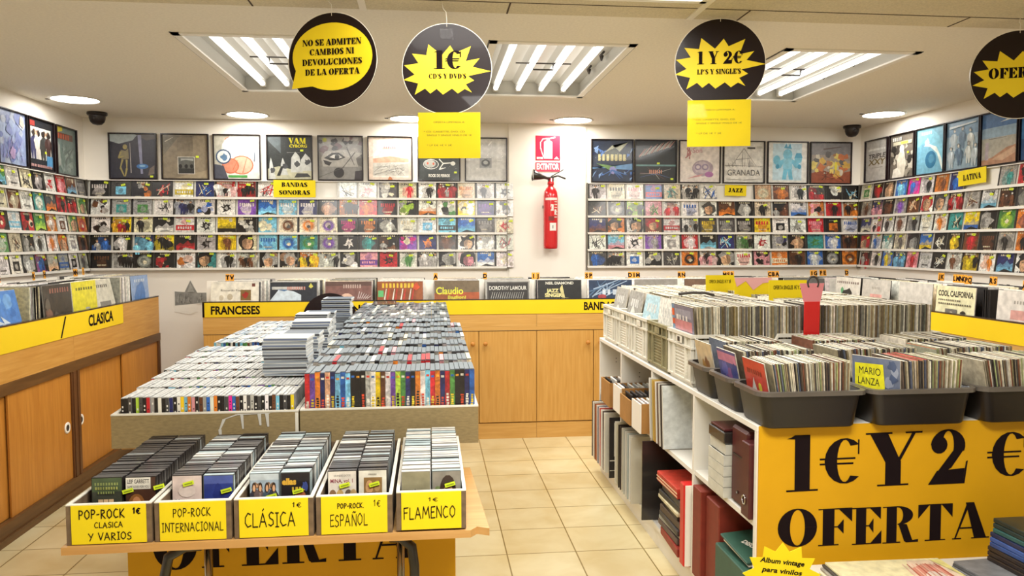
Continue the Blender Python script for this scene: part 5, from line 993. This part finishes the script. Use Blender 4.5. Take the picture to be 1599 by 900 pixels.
for k in range(5):
    for j in range(2):
        x = CXS[j]+.03 + ((.07 if j == 0 else .012) if k else 0); xe = CXS[j+1]-.018; big = 0
        lean0 = {0: .06, 1: -.16, 2: -.16, 3: -.16, 4: -.16}[k] if j == 0 else .03
        while x < xe - .008:
            pz, py = IZ+.009+rg.uniform(0, .004), CY[k]+.0188+rg.uniform(-.001, .001); ln = -lean0*max(0, 1-(x-CXS[j])/.12) + rg.uniform(-.003, .003) - (.02 if j == 0 else .0); cl = jit(rg.choice(ED) if k == 0 else rg.choice(ED[:]+[hexl('D8D2C2')]*6), rg)
            if k < 2 and cnt < 330:
                th = rg.choice('wwwcd'); o = inst(sl_me[th], 'record_sleeve', None, (x, py, pz), (0, ln, 0), color=cl); cnt += 1
                side = ('left', 'right')[j]; row = ('front', 'second')[k]
                if k == 0 and j == 0 and x < CXS[0]+.031:
                    o.rotation_euler = (0, -.085, 0); o.location.x = CXS[0]+.037; A = Art(LPD-.004, LPC-.004, 0, .002, -.0002)
                    A.rc(0,0,1,1,c('6E7088')); A.rc(.14,.84,.9,.95,c('8E90A4')); A.rc(.12,.66,.92,.8,c('C07A84')); A.rc(.1,.0,1,.64,c('7A5440')); A.rc(0,0,.12,1,c('5E8AB0')); A.rc(0,.84,.12,.94,c('D8502E')); A.rc(0,.72,.12,.8,c('C8482E')); A.word(.5,.8,.6,.07,c('D6D2D0'),rg,4); A.el(.52,.6,.05,.04,c('C8B84E'),8)
                    A.build('front_cover', 'gloss', o, (-.0022, LPD/2, 0), (0, 0, -PI/2)); tag(o, 'record showing a mauve and red striped cover, left end of the nearest crate', 'record')
                else: tag(o, f'record sleeve seen edge-on in the {row} {side} crate of the island', 'record', f'records in the {row} {side} crate')
            else:
                mass.box(x-.002, x+.002, py, py+LPD, pz, pz+LPC, 0, cl); mass.box(x-.0016, x+.0016, py+.001, py+LPD-.001, pz+LPC, pz+LPC+.0005, 0, hexl(rg.choice(('E6E0D0','DCD6C4','B5AC96'))))
            x += (.0052 if not (k == 0 and j == 0 and x < CXS[0]+.031) else .013) + rg.uniform(0, .0006)
tag(mass.build('record_sleeves', 'edge'), 'mass of record sleeve edges filling the farther white crates', 'records', kind='stuff')
# sleeves at the aisle end of the farther crates, showing their faces
for y, x, ln, bg, lb in ((3.476, .945, .2, '98948C', 'grey record with white lettering facing the aisle, third crate along'), (3.757, .945, .2, 'A09C94', 'grey record facing the aisle in the farthest crate'), (3.194, .945, .2, 'A8C4CC', 'pale turquoise record facing the aisle in the middle crate'), (2.913, .95, .1, 'DCD8CE', 'white record with a small frame facing the aisle, olive crate')):
    o = inst(sl_me['w'], 'record_sleeve', None, (x-.007, y, IZ+.012), (0, ln, 0), color=hexl('C8C2B2')); A = Art(LPD-.004, LPC-.004, 0, .002, -.0002); rg = random.Random(bg); A.rc(0,0,1,1,c(bg)); A.blob(.4,.5,.2,c('D8D4CA'),rg); A.word(.5,.72,.6,.14,c('C8C6C0'),rg,4)
    A.build('front_cover', 'edge', o, (-.0022, LPD/2, 0), (0, 0, -PI/2)); tag(o, lb, 'record')
# red plastic divider with a ring handle, and yellow offer cards behind the records
t = empty('red_divider', (1.362, 2.63, IZ+.175)); tag(t, 'red plastic divider board with a key ring standing between the front crates', 'divider')
MB().bbox(-.032, .028, -.022, -.017, -.05, .13, .002).build('board', 'redp', t)
MB().prism([(-.034,.128),(.028,.128),(.042,.195),(-.05,.195)], -.021, -.018).build('flap', mat('faded_pink','D9848A',.5), t)
MB().tube([(.0+.02*math.cos(PI*k/10), -.019, .195+.024*math.sin(PI*k/10)) for k in range(-2, 13)], .004, 8).build('ring', 'clip', t)
for x, y, z, w, lb, s in ((1.46, 3.0, .985, .165, 'yellow offer card left of the red divider', 1), (1.41, 3.23, .985, .17, 'yellow card with a folded pink paper behind the records', 2), (1.365, 3.5, .985, .14, 'small yellow offer card behind the records', 1)):
    o = MB().box(-w/2, w/2, 0, .0015, 0, .11).build('offer_card', 'yel2', None, (x, y, z), (-.06, 0, 0)); tag(o, lb, 'sign')
    if s == 1: lettering(MB(), 'OFERTA SINGLES 1€ Y 2€', 0, .072, .016, -.0008, 'sans', width=w*.76, bold=.02).build('lettering', 'ink', o)
    else: MB().prism([(-w/2,.11),(-w/2+.01,.07),(-w*.2,.095),(.0,.055),(w*.25,.085),(w/2,.09),(w/2,.11)], -.004, -.001).build('pink_paper', mat('pale_pink','E0A8B0',.6), o)
# blue-grey clip lying over the records
o = MB().tube([(-.1,0,.01),(-.04,.01,.014),(.02,.02,.012),(.06,.03,.002),(.075,.04,-.02)], .006, 8).build('record_strap', 'clip', None, (1.13, 3.1, 1.025)); tag(o, 'dark curved strap lying on the tops of the records', 'strap')

# ------------------------------------------------------------------ charcoal tubs of singles
def tub(x0, x1, y0, y1, z, h, label):
    t = empty('singles_tub', ((x0+x1)/2, (y0+y1)/2, z)); tag(t, label, 'tub', 'charcoal tubs of singles'); w, d = (x1-x0)/2-.001, (y1-y0)/2-.001
    def ring(w, d, z, r, n=5):
        o = []
        for qx, qy, a0 in ((1,1,0),(-1,1,90),(-1,-1,180),(1,-1,270)):
            for k in range(n): a = math.radians(a0+90*k/(n-1)); o.append((qx*(w-r)+r*math.cos(a), qy*(d-r)+r*math.sin(a), z))
        return o
    L = [ring(w-.034, d-.02, 0, .022), ring(w-.03, d-.017, .004, .024), ring(w-.013, d-.009, h-.008, .03), ring(w-.01, d-.007, h-.004, .03)]
    I = [ring(w-.014, d-.01, h, .028), ring(w-.034, d-.022, .006, .02)]
    mb = MB(); n = len(L[0]); A_ = L + I; vs = [p for q in A_ for p in q]
    fs = [(i*n+k, i*n+(k+1) % n, (i+1)*n+(k+1) % n, (i+1)*n+k) for i in range(len(A_)-1) for k in range(n)] + [list(range(n))[::-1], [(len(A_)-1)*n+k for k in range(n)]]
    mb.add(vs, fs, 0, None, None, True); mb.build('bowl', 'tub', t)
    r0, r1, r2, r3 = ring(w-.012, d-.008, h-.012, .03), ring(w, d, h-.012, .036), ring(w, d, h, .036), ring(w-.014, d-.01, h+.001, .028)
    vs = r0+r1+r2+r3; MB().add(vs, [(i*n+k, i*n+(k+1) % n, (i+1)*n+(k+1) % n, (i+1)*n+k) for i in range(3) for k in range(n)]).build('rim', 'tub_rim', t)
M['tub_rim'] = mat('tub_rim', '5A544E', .3, noise=(12, .1, (1,1,1)))
TX, TY = [.888, 1.213, 1.543, 1.868], [1.985, 2.19, 2.395, 2.6]
SZ, SD = .172, .15
sg_me = {k: MB().box(-.0013, .0013, 0, SD, 0, SZ).box(-.0011, .0011, .001, SD-.001, SZ, SZ+.0004, 0, hexl(cc)).mesh('single_sleeve', 'edge') for k, cc in (('w', 'E8E2D2'), ('c', 'D2C8AE'), ('k', '4A4038'), ('r', 'C84A3A'))}
SC_ = [hexl(x) for x in ('B5AC92','8A7A5A','6A5A48','D6D0BE','4A4440','A09A84','7A4A34','5A6070','C8C0A8','8E8468','3A322C','9AA06E')]
rg = random.Random(41); mass = MB(); cnt = 0; spots = []
for r in range(3):
    for q in range(3):
        x = TX[q] + (.078 if q == 0 else .122 if (q, r) == (1, 0) else .054); xe = TX[q+1]-.048
        while x < xe: spots.append((r, q, x, xe)); x += .0043 if r == 0 else .0046
pos = {0: 'left', 1: 'middle', 2: 'right'}
for r, q, x, xe in spots:
    py = TY[r]+.027+rg.uniform(-.002, .002); pz = IZ+.0078+rg.uniform(0, .005) + (.006 if r else 0); ln = -.2*max(0, 1-(x-TX[q]-.05)/.22) + rg.uniform(-.005, .005) + (.04 if q == 1 else .0); th = rg.choice('wwwwwcck'); cl = jit(rg.choice(SC_), rg)
    if q == 1 and 1.36 < x < 1.4 and r == 0 or q == 2 and r == 1 and x < 1.6 and rg.random() < .5: th = 'r'
    if r < 2 and cnt < 320:
        o = inst(sg_me[th], 'single_sleeve', None, (x, py, pz), (0, ln, rg.uniform(-.006, .006)), color=cl); cnt += 1
        tag(o, f'single sleeve seen edge-on in the {("front", "second")[r]} row {pos[q]} charcoal tub', 'single', f'singles in the {("front", "second")[r]} {pos[q]} tub')
    else: mass.box(x-.0013, x+.0013, py, py+SD, pz, pz+SZ, 0, cl); mass.box(x-.0012, x+.0012, py+.001, py+SD-.001, pz+SZ, pz+SZ+.0004, 0, hexl(rg.choice(('E6E0D0','E0DAC8','B0A890'))))
tag(mass.build('single_sleeves', 'edge'), 'mass of single sleeves in the back row of charcoal tubs', 'singles', kind='stuff')
for r in range(3):
    for q in range(3): tub(TX[q], TX[q+1], TY[r], TY[r+1], IZ+.001, .104, f'charcoal tub of singles, {("front","second","back")[r]} row, {pos[q]} of three')
def s_red(A): rg = random.Random(1); A.rc(0,0,1,1,c('C8402E')); A.pg([(.26,.46),(.4,.7),(.5,.46)], c('D6CFC8')); A.el(.66,.55,.08,.09,c('D8C83A'),8); A.blob(.7,.2,.16,c('5A4A7A'),rg); A.word(.5,.76,.7,.08,c('8A2418'),rg,7); A.rc(0,.0,1,.08,c('6A5040'))
def s_blue(A): rg = random.Random(2); A.rc(0,0,1,1,c('4A4E8A')); A.rc(.0,.78,1,.95,c('C27A9A')); [A.blob(rg.uniform(.1,.9),rg.uniform(.1,.7),.14,[c('2E3A86'),c('6A6AB0'),c('8A5A90')][k%3],rg) for k in range(7)]; A.el(.66,.4,.07,.07,c('D2C83A'),8)
def s_fire(A): rg = random.Random(3); A.rc(0,0,1,1,c('D8C4A0')); [A.blob(rg.uniform(.2,.9),rg.uniform(.05,.6),.15,[c('B88A4A'),c('C8A060'),c('9A6A3A')][k%3],rg) for k in range(6)]; A.el(.6,.4,.07,.06,c('D8C03A'),8)
for x, y, ln, f, lb in ((.964, 2.013, -.2, s_red, 'red single facing the aisle at the left end of the front tub'), (.964, 2.218, -.2, s_blue, 'purple and blue single facing the aisle in the second tub'), (.964, 2.423, -.2, s_fire, 'cream and brown single facing the aisle in the third tub')):
    o = inst(sg_me['w'], 'single_sleeve', None, (x-.016, y, IZ+.012), (0, ln, 0), color=c('B8B0A0')); A = Art(SD-.002, SZ-.002, 0, .001, -.0002); f(A); A.build('front_cover', 'gloss', o, (-.0015, SD/2, 0), (0, 0, -PI/2)); tag(o, lb, 'single')
o = inst(sg_me['w'], 'single_sleeve', None, (1.318, 2.01, IZ+.012), (0, -.05, .45), color=c('B8B0A0')); A = Art(SD-.002, SZ-.002, 0, .001, -.0002); A.rc(0,0,1,1,c('6A7286')); [A.blob(.8+.1*math.sin(k),.1*k,.1,c('4A5672') if k % 2 else c('8A90A0'),random.Random(k)) for k in range(10)]; A.pg([(.06,.88),(.66,.9),(.7,.5),(.4,.02),(.14,.06),(.06,.5)], c('E2DA2A'))
txt(A,'MARIO',.38,.7,.13,.46,c('2A2622'),bold=.0); txt(A,'LANZA',.36,.52,.13,.46,c('2A2622'),bold=.0); stick(A,.7,.2); A.build('front_cover', 'gloss', o, (-.0015, SD/2, 0), (0, 0, -PI/2)); tag(o, 'blue single with a yellow shield title, left end of the middle front tub', 'single')

# ------------------------------------------------------------------ things on the island shelves
def obox(name, label, cat, b, m, parts=(), rot=(0,0,0), bev=.003):
    x0, x1, y0, y1, z0, z1 = b; o = MB().bbox(-(x1-x0)/2, (x1-x0)/2, -(y1-y0)/2, (y1-y0)/2, 0, z1-z0, bev).build(name, m, None, ((x0+x1)/2, (y0+y1)/2, z0), rot); tag(o, label, cat); return o
def filled_box(x0, x1, y0, y1, z0, h, m, m2, label, short, n, cols, rg):
    t = empty('cd_box', ((x0+x1)/2, (y0+y1)/2, z0)); tag(t, label, 'box'); w, d = (x1-x0)/2, (y1-y0)/2
    for s in (-1, 1): MB().box(s*w-.003*(s+1), s*w+.003*(1-s), -d, d, 0, h).build('side_panel', m if s < 0 else m2, t)
    MB().box(-w+.006, w-.006, -d, -d+.005, 0, h).build('front_panel', m2, t); MB().box(-w+.006, w-.006, d-.005, d, 0, h).build('back_panel', m2, t); MB().box(-w+.006, w-.006, -d+.005, d-.005, 0, .005).build('bottom_panel', m2, t)
    for k in range(n):
        o = inst(case_box, 'disc_case', None, (x0+.042+k*(x1-x0-.06)/n, (y0+y1)/2, z0+.007), (0, -.2+rg.uniform(-.03,.03), 0), color=jit(CL[rg.choice(cols)], rg)); tag(o, f'CD case standing in the {short} on the island shelves', 'CD', f'CDs in the {short}')
case_box = MB().box(-.004, .004, -.057, .057, 0, .122).mesh('disc_case', 'edge')
rg = random.Random(51)
filled_box(.866, 1.1, 3.645, 3.83, .4408, .12, 'card', 'card', 'cardboard box of CDs in the farthest compartment', 'farthest cardboard box', 8, 'ekaw', rg)
filled_box(.87, 1.1, 3.44, 3.585, .4478, .125, 'white', 'card', 'white box of CDs beside the farthest divider', 'white box by the farthest divider', 7, 'ewwk', rg)
filled_box(.862, 1.12, 3.24, 3.42, .4478, .11, 'card', 'card', 'brown box of CDs in the second compartment from the far end', 'second brown box', 9, 'kkak', rg)
filled_box(.866, 1.12, 3.093, 3.227, .4478, .125, 'white', 'card', 'white box of clear CD cases in the second compartment from the far end', 'white box of clear cases', 9, 'wwew', rg)
big_me = MB().box(-.137, .137, -.0035, .0035, 0, .3).mesh('album_sleeve', 'flat')
def shelf_lp(x, y, z, col, label, group, lean=0., hgt=1.):
    o = inst(big_me, 'album_sleeve', None, (x+.137, y, z), (lean, 0, 0), color=hexl(col)); o.scale = (1, 1, hgt); tag(o, label, 'record', group); return o
for k, cc in enumerate(('1E1A1C','E2DDD0','C8C2B0','8A4A2A','B86A3A','DAD6CC','6A6A78','D8D4CC','C8564A','E6E2D8','DCD8CC','4A3A34','E2DED2','D0CCBE')): shelf_lp(.862 + .001*(k % 3), 4.03 - .024*k, .0935, cc, 'record sleeve standing in the farthest lower compartment', 'records in the farthest lower compartment', -.02*(k % 3))
o = inst(big_me, 'album_sleeve', None, (1.0, 3.63, .0935), color=hexl('1E1A1E')); tag(o, 'black record with a framed portrait, end of the farthest lower compartment', 'record')
A = Art(.27, .298, 0, .001, -.0037); A.rc(0,0,1,1,c('1A1618')); A.rc(.08,.36,.95,.92,c('D6D2C6')); A.rc(.12,.39,.91,.89,c('2A2628')); A.face(.55,.62,.42,CL['f'],c('2A1E1A'),random.Random(4)); A.rc(0,.28,1,.3,c('C8C4B8')); A.word(.5,.18,.7,.06,c('C8C49A'),random.Random(5),7); A.rc(0,.12,1,.13,c('C8C4B8')); A.build('front_cover', 'gloss', o)
for k, cc in enumerate(('D6D2C4','C9C2A8','2A2420','3A2E28','C8C4B4','B8B8B0','D2CEC2','A8B0AC','DAD8D0','C4BEAC')): shelf_lp(.872, 3.55 - .033*k, .0935, cc, 'record sleeve standing in the second lower compartment from the far end', 'records in the second lower compartment', .0)
o = MB().bbox(-.19, .19, -.004, .004, 0, .335, .001).build('album_sleeve', 'jewel', None, (1.055, 3.055, .0935)); tag(o, 'large black sleeve jutting out below the leaning records, doubling as dark compartment shade', 'record')  # sleeve made large so its black also stands in for compartment shade
for k, cc in enumerate(('D8D4CA','B8B4A6','C2A24A','B08A3E','E2DED2','6A5648','D2CCBE','3A302A','C8C4B8')): lean_last = shelf_lp(.89, 3.025 - .022*k, .4485, cc, 'record sleeve leaning in the open upper compartment of the island', 'leaning records on the upper shelf', -.1, .82)
A = Art(.27, .298, 0, .001, -.0037); A.rc(0,0,1,1,c('C9CDCB')); A.rc(.42,.1,.98,.95,c('E2E0D8')); A.rc(.47,.15,.93,.9,c('A9B0B0')); A.blob(.7,.55,.12,c('B8A890'),random.Random(2)); A.build('front_cover', 'gloss', lean_last)
t = empty('red_binder', (.885, 2.606, .0935)); tag(t, 'bright red ring binder standing by the shelf divider', 'binder')
MB().bbox(0, .24, -.022, .022, 0, .3, .004).build('cover', 'redp', t); MB().box(.005, .238, -.0255, -.0225, .004, .296).build('page_edge', 'white', t)
for k, (cc, th) in enumerate((('8A2A1E', .03), ('5A4A44', .022), ('9A9C94', .016), ('3A3634', .02), ('4A3A30', .026), ('2E2A28', .016), ('C8BE9A', .014), ('2E2C2A', .02), ('3A3836', .024), ('B83A2A', .038))):
    z = .093 + 1.1*sum((.03, .022, .016, .02, .026, .016, .014, .02, .024, .038)[:k]); sl = .55
    o = MB().bbox(-.0, .22, -.118, .118, 0, th*1.08, .003, 0, hexl(cc)).build('photo_album', 'prt', None, (.895+.004*(k % 3), 2.80+.01*((k*3) % 4-1.5), z), (0, 0, .02*((k*7) % 5-2))); nm = ('oxblood album at the bottom of the leaning pile', 'brown-grey album second from the bottom of the pile', 'grey album third from the bottom of the pile', 'charcoal album fourth from the bottom of the pile', 'dark brown album in the middle of the pile', 'black album above the middle of the pile', 'cream-edged album in the leaning pile', 'black album below the grey one near the top', 'dark grey album second from the top of the pile', 'red banded album on top of the leaning pile')[k]
    tag(o, nm, 'album', 'albums in the leaning pile')
    if k == 9: MB().box(-.001, -.0001, -.12, .12, .008, .012, 0, hexl('D8C8A0')).box(-.001, -.0001, -.12, .12, .02, .024, 0, hexl('D8C8A0')).build('gold_bands', 'flat', o)
obox('album_book', 'tall oxblood book with a cream page block by the green box', 'book', (.9, 1.17, 2.455, 2.535, .0935, .41), 'brownred')
obox('album_book', 'second oxblood book behind the green box', 'book', (.915, 1.2, 2.33, 2.445, .0935, .40), 'brownred')
obox('storage_box', 'green cloth box on the lower shelf beside the star sign', 'box', (.9, 1.2, 2.085, 2.32, .17, .29), 'green')
obox('leather_case', 'purple-brown leather case under the green box', 'case', (.895, 1.2, 2.09, 2.325, .0935, .165), 'maroon')
t = empty('record_booklet', (.93, 2.2, .297)); t.rotation_euler = (0, .0, 0); tag(t, 'dark green booklet lettered DISCOS lying on the green box', 'booklet')
b = MB().bbox(0, .2, -.09, .09, 0, .008, .002).build('cover', 'green', t, (-.02, 0, .016), (.12, -.06, .06)); MB().box(.004, .19, -.084, .084, 0, .006).build('pages', 'white', t, (-.015, 0, .004), (.1, -.06, .06))
lm = lettering(MB(), 'DISCOS', 0, 0, .02, 0, 'sans', width=.07, bold=.05); lt_ = lm.build('lettering', 'white', b, (.05, -.01, .0092), (-PI/2, 0, -1.2))
for k in range(5):
    z = .4535 + .034*k; t = empty('clear_case', (.9+.006*(k == 4), 2.325, z)); tag(t, f'clear plastic cassette drawer, {ORD[k]} from the bottom of its stack', 'drawer', 'stack of clear drawers')
    mb = MB().box(0, .11, -.065, .065, 0, .002)
    for a in (0, .107): mb.box(a, a+.003, -.065, .065, .002, .032)
    for s in (-1, 1): mb.box(.003, .107, s*.065-.003*(s > 0), s*.065+.003*(s < 0), .002, .032)
    mb.build('shell', 'frost', t); MB().box(.006, .104, -.06, .06, .0025, .022).build('contents', 'plastic' if k % 2 else 'rim', t)
obox('flat_box', 'black box with a red lid on top of the clear drawers', 'box', (.9, 1.03, 2.258, 2.392, .6245, .66), 'jewel')
o = obox('card_folder', 'red card folder lying on the black box', 'folder', (.905, 1.02, 2.27, 2.385, .661, .668), 'maroon', bev=.001)
t = empty('record_case', (.92, 2.19, .4535)); tag(t, 'dark maroon leatherette carrying case on the upper shelf', 'case'); MB().bbox(0, .26, -.06, .06, 0, .238, .008).build('body', 'maroon', t); MB().box(-.003, .0, -.045, .04, .15, .154).build('seam', 'dome', t); MB().lathe([(.0005,0),(.005,0),(.005,.003)], 10, T=Matrix.Translation((-.0005, .005, .04)) @ Matrix.Rotation(-PI/2, 4, 'Y')).build('stud', 'steel', t)
t = empty('ring_binder', (.9, 2.095, .4535)); tag(t, 'brown ring binder with a finger ring at the end of the upper shelf', 'binder'); MB().bbox(0, .25, -.026, .03, 0, .22, .003).build('cover', 'maroon', t); MB().tube([(-.002, .005+.011*math.cos(2*PI*k/14), .05+.013*math.sin(2*PI*k/14)) for k in range(15)], .0022, 6).build('finger_ring', 'chrome', t)

# ------------------------------------------------------------------ foreground: low stand with flat records and the star sign
t = empty('low_stand', (1.45, 1.72, 0)); tag(t, 'low white stand holding flat records before the yellow board', 'stand'); MB().bbox(-.45, .47, -.3, .27, .33, .35, .003).build('top', 'lam', t)
for x in (-.42, .44):
    for y in (-.27, .24): MB().box(x-.015, x+.015, y-.015, y+.015, 0, .33).build('leg', 'lam', t)
fl_me = MB().bbox(-.16, .16, -.16, .16, 0, .0075, .0015).mesh('record_sleeve', 'prt')
def flat(x, y, z, rz, col, label, paint=None):
    o = inst(fl_me, 'record_sleeve', None, (x, y, z), (0, 0, rz), color=hexl(col)); tag(o, label, 'record', 'flat records on the low stand')
    if paint: A = Art(.315, .315, 0, -.1575, -.0078); paint(A); A.build('front_cover', 'gloss', o, (0, 0, 0), (-PI/2, 0, 0))
def f_cream(A):
    A.rc(0,0,1,1,c('DDD6AE')); rg = random.Random(5)
    A.pg([(.5,.4),(.62,.8),(.7,.97),(.96,.97),(.98,.5),(.8,.3)], c('D8C4B0')); A.pg([(.6,.5),(.66,.82),(.8,.9),(.92,.86),(.9,.5)], c('C9887A')); A.el(.78,.62,.1,.13,c('DCCFC4'),12)
    for k in range(8): A.st(.55+.05*k,.4+.02*k,.62+.04*k,.9,.018,c('B05A50') if k % 2 else c('D8B0A0'))
    A.pg([(.9,.97),(1,.97),(1,.6)], c('D6CE8A'))
for k, (cc, lb) in enumerate((('8A8E98','grey-blue sleeve lowest under the cream record'),('D8D2B4','white-edged sleeve second from the bottom under the cream record'),('9A9488','grey sleeve third from the bottom under the cream record'),('4A4642','dark sleeve fourth from the bottom under the cream record'))): flat(1.19+.003*k, 1.755, .3512+.0078*k, .03-.02*k, cc, lb)
flat(1.205, 1.75, .3512+.0078*4, -.02, 'DDD6AE', 'cream record with a red and pink drawing lying flat', f_cream)
for k in range(4): flat(1.57+.003*k, 1.75, .3512+.0078*k, .02*k, ('6A6C70','8A8C90','5A5C60','7A7C80')[k], f'grey plastic-covered sleeve, {ORD[k]} from the bottom right of the cream record')
bm = MB().bbox(-.16, .16, -.15, .15, 0, .0125, .002).mesh('record_box', 'gloss')
for k, (cc, lb) in enumerate((('2A2220','black record box lowest of the right pile'),('241C1C','black record box second in the right pile'),('2A2424','black record box third in the right pile'),('2A4A86','blue record box below the dark blue one'),('38589A','brighter blue record box in the right pile'),('1E2A4E','dark blue record box above the blue pair'),('2A5A5A','teal record box in the right pile'),('1E3436','dark teal record box near the top'),('24302E','nearly black record box on top of the right pile'))):
    o = inst(bm, 'record_box', None, (1.672+.006*(k > 2)+.008*(k > 5), 1.755, .3825+.0127*k), (0, 0, .05-.02*(k % 3)), color=hexl(cc)); tag(o, lb, 'record', 'record boxes in the right pile')
t = empty('star_sign', (.872, 1.8, 0)); t.rotation_euler = (0, 0, -.1); tag(t, 'yellow star card lettered Album vintage para vinilos in the foreground', 'sign')
ps = []
for k in range(13):
    a = 2*PI*(k+.2)/13
    ps += [(.1*math.cos(a), .405+.092*math.sin(a)), (.075*math.cos(a+PI/13), .405+.07*math.sin(a+PI/13))]
MB().prism(ps, -.0015, 0).build('star_card', 'yel2', t); MB().box(-.006, .006, .0005, .006, 0, .42).build('stake', 'lam', t)
for s, z, w, sl in (('Album vintage', .442, .112, 0), ('para vinilos', .418, .1, 0), ('Single 3€', .393, .08, 0)): lettering(MB(), s, .0, z, .0125, -.0024, 'sans', width=w, bold=.025, shear=.2, rot=-.12).build('lettering', 'ink', t)
# ------------------------------------------------------------------ hanging disc signs
SP = [(1178,238),(1262,305),(1315,245),(1345,292),(1445,250),(1412,342),(1500,325),(1455,378),(1570,405),(1425,435),(1465,462),(1412,487),(1450,537),(1405,515),(1362,543),(1325,512),(1268,550),(1228,514),(1188,543),(1155,512),(1090,550),(1112,480),(1020,458),(1090,425),(1025,368),(1115,355),(1075,295),(1165,305)]
def disc(loc, rz, R_, label, draw, wire_top):
    t = empty('disc_sign', loc, rz); tag(t, label, 'sign', 'hanging disc signs')
    n = 64; MB().prism([(R_*math.cos(2*PI*k/n), R_*math.sin(2*PI*k/n)) for k in range(n)], -.0015, .0015).build('disc', 'black', t)
    mb = MB()
    for k in range(n):
        a, b = 2*PI*k/n, 2*PI*(k+1)/n; mb.add([(R_*math.cos(a), -.0017, R_*math.sin(a)), (R_*math.cos(b), -.0017, R_*math.sin(b)), ((R_-.0022)*math.cos(b), -.0017, (R_-.0022)*math.sin(b)), ((R_-.0022)*math.cos(a), -.0017, (R_-.0022)*math.sin(a))], [(0,1,2,3)])
    mb.build('white_edge', 'wire', t); draw(t)
    wx, wz = wire_top; MB().tube([(0, -.001, R_-.012), (0, 0, R_+.01), (wx*.2+.002, .002, R_+(wz-R_)*.45), (wx*.5-.002, .002, R_+(wz-R_)*.6), (wx, 0, wz)], .0013, 6).build('hanging_wire', 'wire', t); return t
def burst(t, k, R_, dx=0, dz=0):
    MB().prism([((x-1294)/278*R_*k+dx, -(y-398)/278*R_*k+dz) for x, y in SP], -.0024, -.0016).build('starburst', 'disc_yel', t)
def word(t, s, x, z, h, w, font='fat'): lettering(MB(), s, x, z, h, -.0029, font, width=w).build('lettering', 'ink', t)
R1 = .16
def d1(t):
    pts = [(.0+.143*math.cos(2*PI*k/48)*1.0, .012+.113*math.sin(2*PI*k/48)) for k in range(48)]
    a = 28; pts = pts[:a] + [(-.148, -.092), (-.082, -.086)] + pts[a+4:]
    MB().prism(pts, -.0024, -.0016).build('speech_bubble', 'disc_yel', t)
    for s, z, w in (('NO SE ADMITEN', .05, .212), ('CAMBIOS NI', .0185, .16), ('DEVOLUCIONES', -.0155, .216), ('DE LA OFERTA', -.049, .196)): word(t, s, .0, z, .0205, w)
disc((-.327, 2.69, 1.87), -.5+.22, R1, 'black disc sign with the yellow speech bubble NO SE ADMITEN', d1, (-.02, .222))
R2 = .156
def d2(t):
    burst(t, .98, R2, 0, -.004); word(t, '1€', .004, .0, .062, .1); word(t, "CD'S Y DVD'S", .002, -.033, .0165, .13)
    MB().box(-.022, .022, -.0034, -.0028, R2-.055, R2-.018).build('tape', 'sheet', t)
disc((.061, 2.70, 1.851), -.11, R2, 'black disc sign with a yellow 1€ starburst', d2, (-.02, .24))
R3 = .167
def d3(t): burst(t, 1.0, R3); word(t, '1 Y 2€', .0, .0, .046, .168); word(t, "LP'S Y SINGLE'S", -.004, -.038, .0185, .16)
disc((1.08, 2.806, 1.916), -.2, R3, 'black disc sign with a yellow 1 Y 2€ starburst', d3, (.0, .172))
R4 = .164
def d4(t): burst(t, .95, R4); word(t, 'OFERTA', .0, -.012, .038, .2)
disc((2.19, 2.687, 1.875), -.35, R4, 'black disc sign with OFERTA at the right edge', d4, (0, .212))
def sheet(loc, rz, w, h, top, label):
    t = empty('offer_sheet', loc, rz); tag(t, label, 'sign', 'yellow sheets hung under the discs')
    MB().box(-w/2, w/2, -.001, 0, -h, 0).build('paper', 'yel2', t)
    A = Art(w+.006, h+top, 0, -h-.003, -.004); A.rc(0,0,1,1,(.9,.9,.88)); A.build('plastic_sleeve', 'sheet', t)
    y = -.0016
    for s, x, z, ww in (('OFERTA LIMITADA A:', 0, -.03*h/.155-.006, .5), ('* CD, CASSETTE, DVD, CD', -.08*w, -.064*h/.155-.004, .66), ('SINGLE Y SINGLE VINILO DE 1€', .0, -.076*h/.155-.004, .72), ('* LP DE 1€ Y 2€', -.16*w, -.108*h/.155-.006, .4)): lettering(MB(), s, x, z, .0058, y, 'sans', width=ww*w, bold=0).build('lettering', 'sheet_ink', t)
M['sheet_ink'] = mat('grey_green_ink', '5E6218', .6)
sheet((.067, 2.684, 1.7), -.12, .216, .157, .034, 'yellow offer sheet in a clear sleeve below the 1€ disc')
sheet((1.075, 2.795, 1.781), -.2, .232, .172, .03, 'yellow offer sheet in a clear sleeve below the 1 Y 2€ disc')
